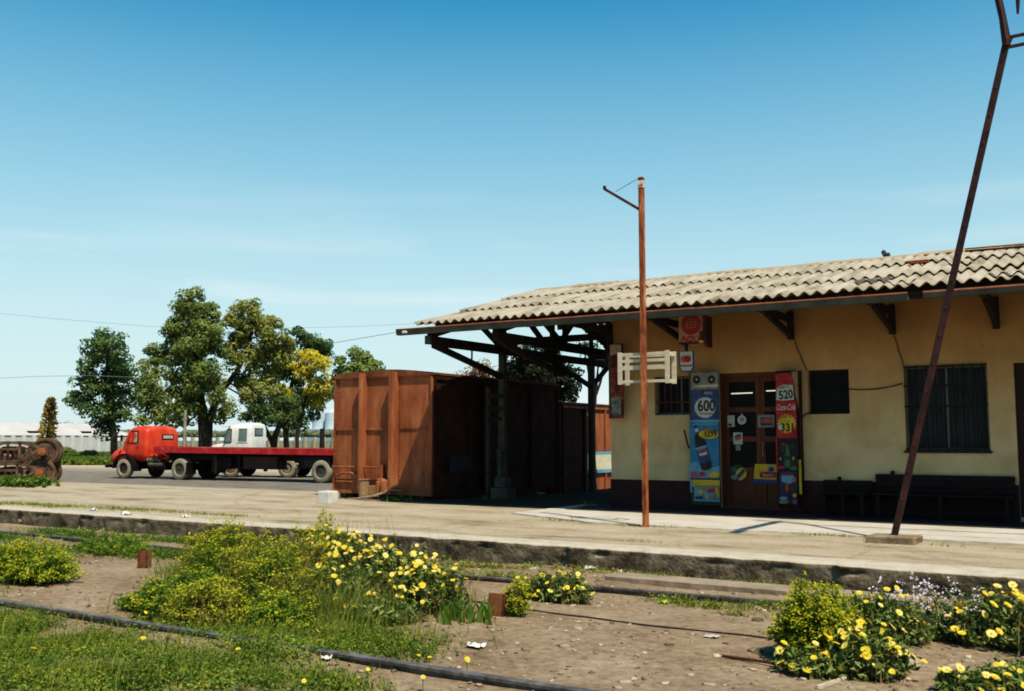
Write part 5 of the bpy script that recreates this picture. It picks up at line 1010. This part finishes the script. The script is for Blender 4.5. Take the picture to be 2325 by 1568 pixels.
def spurge(cx, cy, rx, ry, h, lab, n=420, group=None, name='spurge_bush', tops=1.0, lf=26, dens=1.0):
    z = gz(cx, cy); t = thing(name, lab, 'bush', (cx, cy, z), group); Bp, T = stems(n, (cx, cy, z), rx, ry, h)
    s_ = np.concatenate([rng.uniform(.35, 1, n) for _ in range(lf)]); P = np.tile(Bp, (lf, 1))+(np.tile(T, (lf, 1))-np.tile(Bp, (lf, 1)))*s_[:, None]+rng.normal(size=(n*lf, 3))*.018
    N1 = nrm(np.tile(T-Bp, (lf, 1)))*.8+rng.normal(size=(n*lf, 3))*.7+np.array([0, 0, .5])
    V, Fq = merge([leaves(P, N1, .034, .4), stemtubes(Bp, T, .003)]); npmesh('foliage', V, Fq, euph2 if tops < .35 or 'green spurge' in lab else euph3 if 'olive' in lab else euph, t)
    if 'olive' in lab or 'tall' in lab:
        P = np.stack([rng.uniform(cx-rx*.9, cx+rx*.9, n//3), rng.uniform(cy-ry*.9, cy+ry*.7, n//3), np.full(n//3, z)], 1); V, Fq = blades(P, h*1.0, .004, .3); npmesh('dry_stalks', V, Fq, dryl, t)
    if tops:
        sel = rng.random(n) < tops; Tt = T[sel]; k = 15; P = np.repeat(Tt, k, 0)+rng.normal(size=(len(Tt)*k, 3))*np.array([.026, .026, .012]); N1 = rng.normal(size=(len(P), 3))*.45+np.array([0, -.15, 1])
        V, Fq = leaves(P, N1, .022, .8); npmesh('flower_tops', V, Fq, eutop, t, kind='stuff')
    return t
def daisies(cx, cy, rx, ry, h, nf, lab, n=260, lf=22, fs=1.0, pale=.3, group=None, side=True, dry=.12):
    z = gz(cx, cy); t = thing('daisy_clump', lab, 'flowers', (cx, cy, z), group); Bp, T = stems(n, (cx, cy, z), rx, ry, h)
    s_ = np.concatenate([rng.uniform(.1, .97, n) for _ in range(lf)]); P = np.tile(Bp, (lf, 1))+(np.tile(T, (lf, 1))-np.tile(Bp, (lf, 1)))*s_[:, None]+rng.normal(size=(n*lf, 3))*.022
    N1 = rng.normal(size=(len(P), 3))*.8+np.array([0, -.1, .9]); V, Fq = merge([leaves(P, N1, .06, .34), stemtubes(Bp, T, .004)]); npmesh('foliage', V, Fq, daisyl, t)
    if dry: P = np.stack([rng.uniform(cx-rx*.8, cx+rx*.8, int(n*dry*2)), rng.uniform(cy-ry*.8, cy+ry*.8, int(n*dry*2)), np.full(int(n*dry*2), z)], 1); V, Fq = blades(P, h*.8, .005, .4); npmesh('dry_stalks', V, Fq, dryl, t)
    # flowers: chosen tips nearest the camera and top
    vis = (T[:, 2]-z)/h*.9-(T[:, 1]-cy)/ry*.6+rng.normal(size=n)*.55; idx = np.argsort(-vis)[:min(nf, 100)]
    for i in idx: d = Vector(T[i])-Vector((cx, cy, z)); add_flower(t, Vector(T[i])+d.normalized()*.02, fs, pale)
    return t
# round spurge bush at the right and its neighbours
spurge(-2.02, 7.5, .33, .36, .50, 'round yellow-green spurge bush at the right, above its own dark shadow', 520, lf=24)
daisies(-1.62, 7.26, .36, .28, .30, 48, 'low clump of large yellow daisies right of the round yellow-green bush', 200, fs=1.05)
daisies(-1.95, 7.05, .26, .16, .16, 9, 'leafy low daisy clump with few big flowers at the foot of the round bush', 120, lf=18, fs=1.15, pale=.5)
daisies(-1.75, 8.55, .42, .32, .34, 20, 'dark leafy daisy clump between the round bush and the lilac flowers', 280)
daisies(-1.0, 8.9, .52, .36, .38, 42, 'large bushy clump of yellow daisies at the right edge of the picture', 330, fs=1.3)
daisies(-.45, 8.7, .42, .36, .40, 36, 'yellow daisy clump cut off by the right edge of the picture', 260, fs=1.3)
daisies(-.85, 7.05, .34, .2, .16, 18, 'low daisies with big yellow heads at the bottom right corner', 160, fs=1.15)
daisies(-.62, 7.5, .36, .26, .15, 12, 'sparse low daisies in dry soil at the right, just above the corner clump', 120, fs=1.0)
# lilac flowering plant
z = gz(-1.45, 9.1); t = thing('lilac_flower', 'tall airy plant with pale lilac flowers before the platform edge', 'flowers', (-1.45, 9.1, z)); Bp, T = stems(46, (-1.45, 9.1, z), .60, .4, .50)
T[:, 2] += rng.uniform(-.08, .06, 46); lf = 7
P = np.tile(Bp, (lf, 1))+(np.tile(T-Bp, (lf, 1)))*np.concatenate([rng.uniform(.0, .55, 46) for _ in range(lf)])[:, None]+rng.normal(size=(46*lf, 3))*.03
V, Fq = merge([leaves(P, rng.normal(size=P.shape)+np.array([0, 0, .6]), .09, .4), stemtubes(Bp, T, .0035)]); npmesh('foliage', V, Fq, weedA, t)
P = np.repeat(T, 6, 0)+rng.normal(size=(46*6, 3))*np.array([.03, .03, .045]); Q = np.repeat(P, 4, 0)+rng.normal(size=(len(P)*4, 3))*.009
V, Fq = leaves(Q, rng.normal(size=Q.shape)+np.array([0, -.7, .5]), .019, .8); npmesh('blossoms', V, Fq, lilac, t, kind='stuff')
# upright dark leafy plants near it
def rosette(cx, cy, n, h, w, lab, m=weedA, lean=.5, rr=.12):
    z = gz(cx, cy); t = thing('leafy_plant', lab, 'plant', (cx, cy, z)); P = np.stack([cx+rng.normal(size=n)*rr, cy+rng.normal(size=n)*rr*.7, np.full(n, z-.01)], 1); V, Fq = blades(P, h, w, lean); npmesh('foliage', V, Fq, m, t); return t
rosette(-2.0, 8.75, 90, .30, .016, 'upright strap-leaved green plant just behind the round yellow-green bush', lean=.25, rr=.2)
rosette(-4.98, 7.12, 100, .19, .016, 'dark green strap-leaved plant around the stake at the end of the long flower bed', lean=.6, rr=.16)
# small daisy clump in the middle
daisies(-4.98, 8.85, .42, .26, .30, 36, 'small isolated clump of yellow daisies in bare soil in the middle', 190, fs=1.0)
# big bed in the left middle: one ragged mound
spurge(-8.9, 7.95, .50, .42, .60, 'tall yellow-green spurge bush at the left end of the long flower bed', 520, lf=22)
spurge(-8.45, 7.45, .42, .35, .44, 'green spurge leaning out in front of the tall left end bush', 260, lf=22, tops=.3)
spurge(-8.15, 8.8, .38, .34, .66, 'yellow-topped spurge mixed with tall grass behind the long flower bed', 240, lf=20)
spurge(-7.75, 7.5, .40, .36, .50, 'olive-green spurge mound with dead brown stalks in the middle of the long bed', 300, lf=20, tops=.5)
spurge(-7.15, 7.0, .42, .34, .44, 'low olive-green spurge mound in front of the long flower bed, at its middle', 330, lf=22, tops=.45)
spurge(-7.9, 6.75, .42, .30, .28, 'low green spurge mound at the lower left of the long bed', 260, lf=22, tops=.2)
spurge(-6.55, 6.85, .40, .30, .34, 'olive spurge mound below the mass of daisies', 260, lf=22, tops=.35)
spurge(-8.45, 6.75, .24, .22, .16, 'very low leafy spurge at the left foot of the long bed, on bare soil', 120, lf=20, tops=.1)
spurge(-4.72, 7.62, .15, .12, .30, 'small wispy yellow spurge beside the stake', 60, lf=12)
spurge(-7.55, 6.1, .45, .28, .30, 'lush green spurge by the near rail, below the left of the long bed', 300, lf=22, tops=.25)
spurge(-6.85, 6.0, .45, .28, .36, 'dusty olive spurge with brown gaps by the near rail, below the middle of the bed', 300, lf=18, tops=.5)
spurge(-6.2, 6.15, .40, .26, .30, 'leafy spurge by the near rail, below the daisies', 260, lf=20, tops=.3)
spurge(-8.05, 6.2, .28, .2, .16, 'very low green spurge by the near rail at the edge of bare soil', 160, lf=22, tops=.15)
spurge(-7.3, 7.55, .40, .34, .52, 'upright olive spurge between the left spurges and the daisies', 260, lf=20, tops=.6)
daisies(-7.45, 8.3, .6, .40, .55, 90, 'tall clump of pale yellow daisies at the left of the dense flower mass', 340, fs=.95, pale=.6, dry=.3)
daisies(-6.75, 7.9, .5, .40, .48, 98, 'tall yellow daisy clump at the very heart of the flower mass', 340, fs=1.0, pale=.5, dry=.3)
daisies(-6.1, 7.6, .6, .45, .46, 98, 'widest daisy clump, right half of the dense flower mass', 380, fs=1.0, pale=.45, dry=.3)
daisies(-5.5, 7.35, .45, .36, .38, 80, 'right end clump of yellow daisies leaning towards the stake', 260, pale=.4, dry=.3)
daisies(-6.3, 7.1, .5, .30, .34, 14, 'leafy daisy clump with few flowers under the dense flower mass', 260, pale=.4, dry=.4)
daisies(-5.55, 6.75, .45, .26, .17, 8, 'low sparse daisies at the lower right foot of the long flower bed', 170, fs=1.0)
# bush at the left edge
spurge(-10.85, 6.8, .75, .45, .42, 'wide low yellow-green spurge bush at the left edge of the picture', 620, lf=24, tops=.6)
spurge(-12.4, 9.0, .8, .45, .30, 'small dark green shrub far left beside the farther rail', 260, lf=20, tops=.1)
def patch(name, lab, cat, ells, dens, h, w, m, lean=.6, leafy=0, leaf_m=None, ls=.03, thr=-.18, edge=.5):
    """ground cover: ellipses (cx, cy, rx, ry)"""
    Bl, Lf = [], []
    for cx, cy, rx, ry in ells:
        n = int(dens*rx*ry*3.14); u = rng.normal(size=(n, 2))*.5; keep = np.array([noise.noise((cx+a*rx*1.0, (cy+c*ry)*1.4, 3)) +.5*rng.random()*edge > thr for a, c in u])
        P = np.stack([cx+u[:, 0]*rx, cy+u[:, 1]*ry], 1)[keep]; z = np.array([gz(a, c) for a, c in P]); B_ = np.column_stack([P, z]); B_ = B_[B_[:, 1] < 40]
        Bl.append(B_)
        if leafy: k = int(leafy); q = np.repeat(B_, k, 0)+rng.normal(size=(len(B_)*k, 3))*np.array([.03, .03, 0]); q[:, 2] += rng.uniform(0, h*.75, len(q)); Lf.append(q)
    Bl = np.concatenate(Bl); parts = [blades(Bl, h, w, lean)]
    if leafy: Lf = np.concatenate(Lf); parts.append(leaves(Lf, rng.normal(size=Lf.shape)*.6+np.array([0, 0, 1]), ls, .6))
    V, Fq = merge(parts); return npmesh(name, V, Fq, m, kind='stuff', label=lab, cat=cat)
# green carpet between and around the near rail
carpet = [(-8.2, 4.95, .7, .28), (-6.5, 5.95, 1.0, .3), (-5.7, 5.7, .8, .4), (-7.2, 4.75, 1.1, .45), (-6.3, 4.5, 1.2, .5), (-5.3, 4.75, .7, .3), (-5.2, 6.1, .7, .35), (-6.7, 6.3, .9, .35), (-6.2, 4.1, .9, .35), (-5.3, 5.2, .45, .16), (-7.3, 4.2, .6, .4), (-4.5, 4.95, .4, .15)]
patch('weeds', 'thick green weed carpet around the near rail, lower left', 'weeds', carpet, 800, .075, .003, weedA, .8, 7, ls=.026, thr=-.22, edge=.7)
patch('weeds', 'lighter yellowish weeds mixed through the lower left carpet', 'weeds', carpet, 420, .11, .0025, leafmat('yellowish_weed_leaves', [(.07, .10, .015), (.17, .21, .03), (.30, .31, .05), (.44, .40, .08)], .3, 2.2), .6, 6, ls=.022, thr=-.1, edge=.8)
patch('grass', 'fine upright grass blades standing in the lower left weed carpet', 'grass', carpet+[(-6.6, 6.5, 1.6, .4), (-5.4, 6.5, .9, .4)], 260, .19, .0025, grassA, .4, 0, thr=-.1, edge=.8)
patch('grass', 'green grass and weeds along the farther rail, left', 'grass', [(-12.2, 9.0, 1.4, .35), (-10.9, 9.15, .9, .25), (-13.5, 8.2, 1.2, .6), (-12.5, 10.5, 2.0, .2), (-9.4, 10.7, 1.4, .15), (-15.5, 10.3, 1.0, .4), (-9.9, 8.15, .3, .15), (-16, 9, 1.2, .6), (-11.0, 5.9, .8, .3)], 480, .11, .004, weedA, .7, 4, ls=.035)
patch('grass', 'tall fine grass growing through the long flower bed', 'grass', [(-8.2, 8.7, .5, .4), (-7.6, 8.0, .7, .5), (-6.9, 7.1, 1.0, .4), (-6.0, 6.6, .8, .3), (-8.8, 7.4, .5, .4)], 600, .36, .0028, grassA, .35)
patch('grass', 'taller pale grass stalks standing above the back of the long flower bed', 'grass', [(-8.1, 8.9, .4, .3), (-7.4, 8.8, .5, .25), (-6.4, 8.3, .6, .2)], 160, .72, .0028, grassA, .2)
patch('grass', 'thin yellowish grass tufts along the foot of the platform edge and the farther rail', 'grass', [(-7.2, 10.7, .9, .12), (-5.9, 10.85, .8, .08), (-4.7, 10.75, .5, .14), (-4.2, 10.3, .3, .18), (-3.6, 10.8, .5, .1), (-3.0, 10.85, .4, .12), (-2.6, 10.8, .25, .2), (-6.2, 9.9, .9, .1), (-4.2, 9.5, .5, .14), (-3.6, 9.35, .5, .12), (-3.0, 9.5, .4, .12), (-2.4, 10.2, .25, .1), (-7.6, 9.8, .9, .3), (-3.2, 9.0, .25, .06)], 800, .09, .004, grassA, .8, 2, ls=.03)
patch('grass', 'small dry grass patches on the platform near the poles', 'grass', [(-6.75, 14.25, .35, .1), (-8.1, 14.5, .35, .08), (-6.1, 14.2, .3, .05), (-3.5, 14.25, .6, .08), (-2.9, 13.75, .2, .12), (-2.1, 13.7, .3, .06), (-5.6, 12.1, .3, .06), (-16, 12.3, 1.6, .25), (-19, 12.1, 2.4, .4), (-13.8, 12.3, .9, .15)], 500, .055, .005, grassA, .9)
patch('weeds', 'bright green weeds at the foot of the stacked bogies', 'weeds', [(-28.5, 16.7, 1.9, .5), (-27.4, 17.0, .7, .5)], 300, .28, .02, weedA, .6, 6, ls=.12)
patch('weeds', 'dark weeds around the wagon and canopy pillar in the shade', 'weeds', [(-13.6, 17.0, .7, .2), (-11.9, 18.2, .4, .2), (-9.2, 17.5, .2, .2)], 120, .16, .008, weedA, .6, 4, ls=.05)
# meadow by the white fence
def meadow():
    P = []
    for i in range(9000):
        x = rng.uniform(40, 262); D = rng.uniform(66, 100); p = ond(x, 1000, D); P.append((p.x, p.y, gz(p.x, p.y)))
    for i in range(3500):
        x = rng.uniform(380, 790); D = rng.uniform(88, 104); p = ond(x, 1000, D); P.append((p.x, p.y, gz(p.x, p.y)))
    P = np.array(P); V, Fq = merge([blades(P, .5, .07, .4), leaves(np.repeat(P, 3, 0)+rng.uniform(0, .4, (len(P)*3, 3))*np.array([1, 1, 1]), rng.normal(size=(len(P)*3, 3))+np.array([0, 0, .8]), .28, .6)])
    npmesh('meadow', V, Fq, leafmat('meadow_far', [(.05, .085, .015), (.10, .16, .025), (.19, .24, .05), (.28, .28, .07)], .3, .15), kind='stuff', label='tall green grass and yellow weeds before the white fence', cat='meadow')
meadow()
for (x, D, s_, lab) in ((150, 84, .62, 'small bright green shrub before the white fence, nearer the bogies'), (205, 80, .5, 'small bright green shrub before the white fence, nearer the pine'), (240, 74, .42, 'dark low shrub at the foot of the left pine')):
    p = ond(x, 1010, D); z = gz(p.x, p.y); t = thing('small_shrub', lab, 'shrub', (p.x, p.y, z)); q = nrm(rng.normal(size=(900, 3))); C = np.array([p.x, p.y, z+.9*s_])+q*np.array([1.5, 1.5, .9])*s_*rng.uniform(.4, 1, 900)[:, None]
    V, Fq = leaves(C, q+rng.normal(size=q.shape)*.4+np.array([0, 0, .3]), .22, .6); npmesh('foliage', V, Fq, pp_ if s_ > .45 else dk_, t)
# spiky plant behind the bogies
p0 = ond(100, 1040, 34); p0.z = gz(p0.x, p0.y); ptop = ond(116, 903, 34)
t = thing('spiky_plant', 'tall spiky yellow-brown flower stalk rising behind the stacked bogies', 'plant', tuple(p0))
b = MB(); b.tube([p0, p0.lerp(ptop, .5), ptop], [.06, .05, .02], 8); b.build('stalk', barkm, t)
P, Nn = [], []
for i in range(900):
    f = rng.uniform(.42, 1.0); c = p0.lerp(ptop, f); a = rng.uniform(0, 6.28); r_ = .30*(1-((f-.42)/.58))**.45*rng.uniform(.2, 1)+.04; P.append((c.x+math.cos(a)*r_, c.y+math.sin(a)*r_, c.z+r_*.35)); Nn.append((-math.sin(a), math.cos(a), .5))
V, Fq = leaves(np.array(P), np.array(Nn)+rng.normal(size=(900, 3))*.3, .17, .35); npmesh('spikes', V, Fq, leafmat('yellow_brown_spikes', [(.05, .03, .015), (.2, .13, .04), (.42, .33, .09), (.3, .32, .08)], .3, 3), t)
# loose small yellow flowers in the carpet (things of the carpet, one by one)
for i, (x, y) in enumerate(((245, 1380), (330, 1392), (590, 1368), (560, 1375), (120, 1430), (720, 1437), (75, 1476), (950, 1505), (975, 1508), (1270, 1485), (325, 1460), (870, 1455), (540, 1488), (835, 1530), (960, 1550), (1210, 1550), (430, 1210), (408, 1250), (1060, 1500))):
    if x > 1100: x *= .57
    p = onz(x, y, -.17); t = thing('small_daisy', 'single low yellow daisy in the weed carpet at the lower left', 'flower', (p.x, p.y, gz(p.x, p.y)), 'single daisies scattered in the weed carpet')
    b = MB(); b.cyl((p.x, p.y, gz(p.x, p.y)), (p.x, p.y, gz(p.x, p.y)+.09), .003, seg=5); b.build('stem', weedA, t); add_flower(t, (p.x, p.y, gz(p.x, p.y)+.095), .8)
# litter and chips
def chips_():
    n = 2600; P = []
    while len(P) < n:
        x, y = rng.uniform(-12, 0), rng.uniform(3.4, 11); 
        if noise.noise((x*.9, y*.9, 8)) > -.12-.15*(y < 7.5): P.append((x, y, gz(x, y)+.004))
    P = np.array(P); s_ = .011*np.exp(rng.normal(size=n)*.5); V, Fq = [], []
    cube = np.array([(-1, -1, -.4), (1, -1, -.3), (.8, 1, -.4), (-1, .9, -.4), (-.7, -.8, .5), (.8, -.6, .6), (.6, .8, .45), (-.8, .6, .5)])
    for k in range(n):
        a = rng.uniform(0, 6.28); c, s2 = math.cos(a), math.sin(a); q = cube*np.array([s_[k]*rng.uniform(.7, 2.0), s_[k], s_[k]*.7])*rng.uniform(.8, 1.2, (8, 1)); V.append(np.column_stack([q[:, 0]*c-q[:, 1]*s2, q[:, 0]*s2+q[:, 1]*c, q[:, 2]])+P[k])
        Fq.append(np.array([(0, 3, 2, 1), (4, 5, 6, 7), (0, 1, 5, 4), (1, 2, 6, 5), (2, 3, 7, 6), (3, 0, 4, 7)])+8*k)
    npmesh('gravel', np.concatenate(V), np.concatenate(Fq), leafmat('gravel_chips', [(.06, .045, .035), (.2, .155, .11), (.36, .29, .2), (.55, .46, .33)], 0, 3, .9, .2), kind='stuff', label='pale pebbles and dry chips scattered over the soil', cat='gravel')
    P = np.array([(rng.uniform(-22, 2), rng.uniform(11.6, 14.2), .012) for _ in range(500)]+[(rng.uniform(-24, -16), rng.uniform(11.7, 22), .0) for _ in range(200)]); V, Fq = leaves(P, rng.normal(size=P.shape)*.2+np.array([0, 0, 1]), .03, .7)
    npmesh('litter_specks', V, Fq, leafmat('platform_specks', [(.10, .08, .06), (.3, .25, .18), (.55, .5, .4)], 0, 3, .9, .2), kind='stuff', label='small specks of debris on the platform', cat='debris')
chips_()
paper = mat('white_paper', [(.6, .57, .52), (.78, .75, .7)], 5, .8, .1)
def litter(x, y, zz, s_, lab, m=paper, tall=.5):
    p = onz(x, y, zz); z = gz(p.x, p.y); V = []; n = 7
    for j in range(n):
        for i in range(n): u, v = (i/(n-1)-.5)*s_, (j/(n-1)-.5)*s_*.8; V.append((p.x+u+.1*s_*noise.noise((i*.6+x, j*.6, 3)), p.y+v, z+.01+s_*tall*max(0, noise.noise((i*.5+x, j*.5, 1))+.25)))
    npmesh('litter', V, [(j*n+i, j*n+i+1, (j+1)*n+i+1, (j+1)*n+i) for j in range(n-1) for i in range(n-1)], m, label=lab, cat='litter')
litter(855, 1260, -.27, .24, 'crumpled pale plastic sheet by the platform edge behind the big daisy mass', tall=.8); litter(1340, 1296, -.27, .11, 'white scrap of paper by the platform edge, right of the small daisy clump'); litter(1408, 1301, -.27, .08, 'small pinkish scrap right of the white one by the platform edge', mat('pinkish_paper', [(.6, .45, .38), (.7, .56, .48)], 5, .8, 0))
litter(1080, 1470, -.25, .14, 'torn pale scrap on soil at the foot of the strap-leaved plant', tall=.3); litter(420, 1210, -.27, .14, 'pale rubbish left of the tall spurge, by the farther rail'); litter(285, 1203, -.27, .16, 'white rubbish lying along the farther rail at the left'); litter(210, 1190, -.27, .14, 'small bluish-white rubbish along the platform foot, far left', mat('bluish_paper', [(.4, .45, .5), (.6, .63, .66)], 5, .8, 0)); litter(525, 1520, -.2, .07, 'white crumpled wrapper in the weed carpet'); litter(740, 1502, -.2, .08, 'white frayed scrap near the buried part of the near rail')
litter(1505, 1352, -.22, .09, 'green and yellow crushed packet beside the farther rail', mat('green_packet', [(.05, .25, .05), (.5, .55, .1)], 14, .5, 0)); litter(1475, 1386, -.25, .03, 'tiny blue cap on bare soil', C_['blue']); litter(1615, 1450, -.26, .12, 'thin grey paper strip on soil left of the round bush', mat('greyish_paper', [(.4, .36, .3), (.5, .46, .4)], 5, .8, 0), .15); litter(2060, 1510, -.26, .2, 'flat pale brown card leaning at the right of the low daisies', mat('brown_card', [(.3, .23, .16), (.4, .32, .23)], 5, .8, 0), .5)
p, r_ = onz(1855, 1558, -.26), onz(1925, 1535, -.26); b = MB(); b.beam(p, r_, .015, .02); b.build('wood_splinter', crate_m, label='thin pale wood splinter on the soil at the bottom right', cat='stick')
p, r_ = onz(1640, 1490, -.26), onz(1850, 1530, -.26); b = MB(); b.tube([p+Vector((0, 0, .01)), p.lerp(r_, .5)+Vector((0, .02, .02)), r_+Vector((0, 0, .0))], .012, 6); b.build('bent_rod', rustd, label='dark bent rod lying on the soil in front of the round bush', cat='rod')
# broken slab line across lower centre
# ================================================================ sky and sun
sun_dir = Vector((.5, -.28, 1)).normalized()
el = math.asin(sun_dir.z); az = math.atan2(sun_dir.x, sun_dir.y)
w = bpy.data.worlds.new('World'); S.world = w; w.use_nodes = True; N = w.node_tree.nodes; L = w.node_tree.links; bg = N['Background']
sky = N.new('ShaderNodeTexSky'); sky.sky_type = 'NISHITA'; sky.sun_disc = False; sky.sun_elevation = el; sky.sun_rotation = az; sky.altitude = 100; sky.air_density = 1.0; sky.dust_density = .8; sky.ozone_density = 2.0
hs = N.new('ShaderNodeHueSaturation'); hs.inputs['Saturation'].default_value = 1.55; hs.inputs['Hue'].default_value = .478; hs.inputs['Value'].default_value = .88
L.new(sky.outputs[0], hs.inputs['Color'])
mixc = N.new('ShaderNodeMix'); mixc.data_type = 'RGBA'; mixc.blend_type = 'MIX'
tc = N.new('ShaderNodeTexCoord'); mp = N.new('ShaderNodeMapping'); mp.inputs['Scale'].default_value = (1.2, 1.2, 9); mp.inputs['Rotation'].default_value = (0, R(10), 0); L.new(tc.outputs['Generated'], mp.inputs[0])
n = N.new('ShaderNodeTexNoise'); n.inputs['Scale'].default_value = 1.9; n.inputs['Detail'].default_value = 7; n.inputs['Distortion'].default_value = .6; L.new(mp.outputs[0], n.inputs[0])
cr = ramp(N, [(0, 0, 0), (.6, .6, .6)], [.5, .74]); L.new(n.outputs[0], cr.inputs[0])
sx = N.new('ShaderNodeSeparateXYZ'); L.new(tc.outputs['Generated'], sx.inputs[0]); mr = N.new('ShaderNodeMapRange'); mr.inputs[1].default_value = .26; mr.inputs[2].default_value = .10; L.new(sx.outputs['Z'], mr.inputs[0])
mu = N.new('ShaderNodeMath'); mu.operation = 'MULTIPLY'; L.new(cr.outputs[0], mu.inputs[0]); L.new(mr.outputs[0], mu.inputs[1]); L.new(mu.outputs[0], mixc.inputs[0])
mixc.inputs[7].default_value = (6.4, 6.9, 6.8, 1)
hz_ = N.new('ShaderNodeMix'); hz_.data_type = 'RGBA'; gr = ramp(N, [(.95, .95, .95), (.75, .75, .75), (.42, .42, .42), (.10, .10, .10), (0, 0, 0)], [0, .12, .25, .42, .55]); L.new(sx.outputs['Z'], gr.inputs[0]); L.new(gr.outputs[0], hz_.inputs[0])
L.new(hs.outputs[0], hz_.inputs[6]); hz_.inputs[7].default_value = (4.15, 5.5, 5.65, 1); L.new(hz_.outputs[2], mixc.inputs[6]); L.new(mixc.outputs[2], bg.inputs[0]); bg.inputs[1].default_value = .15
sl = bpy.data.lights.new('sun', 'SUN'); sl.energy = 5.0; sl.angle = R(.53); sl.color = (1, .90, .73); so = bpy.data.objects.new('sun', sl); COL.objects.link(so); so.rotation_mode = 'QUATERNION'; so.rotation_quaternion = sun_dir.to_track_quat('Z', 'Y')
S.view_settings.view_transform = 'Standard'; S.view_settings.look = 'None'; S.view_settings.exposure = 0; S.view_settings.gamma = 1
S.view_settings.use_curve_mapping = True; cm = S.view_settings.curve_mapping; cv = cm.curves[3]
cv.points[0].location = (0, 0); cv.points[1].location = (1, 1)
for p_ in ((.02, .010), (.06, .040), (.14, .125), (.35, .385), (.65, .715)): cv.points.new(*p_)
cm.update()
S.cycles.filter_width = 1.9
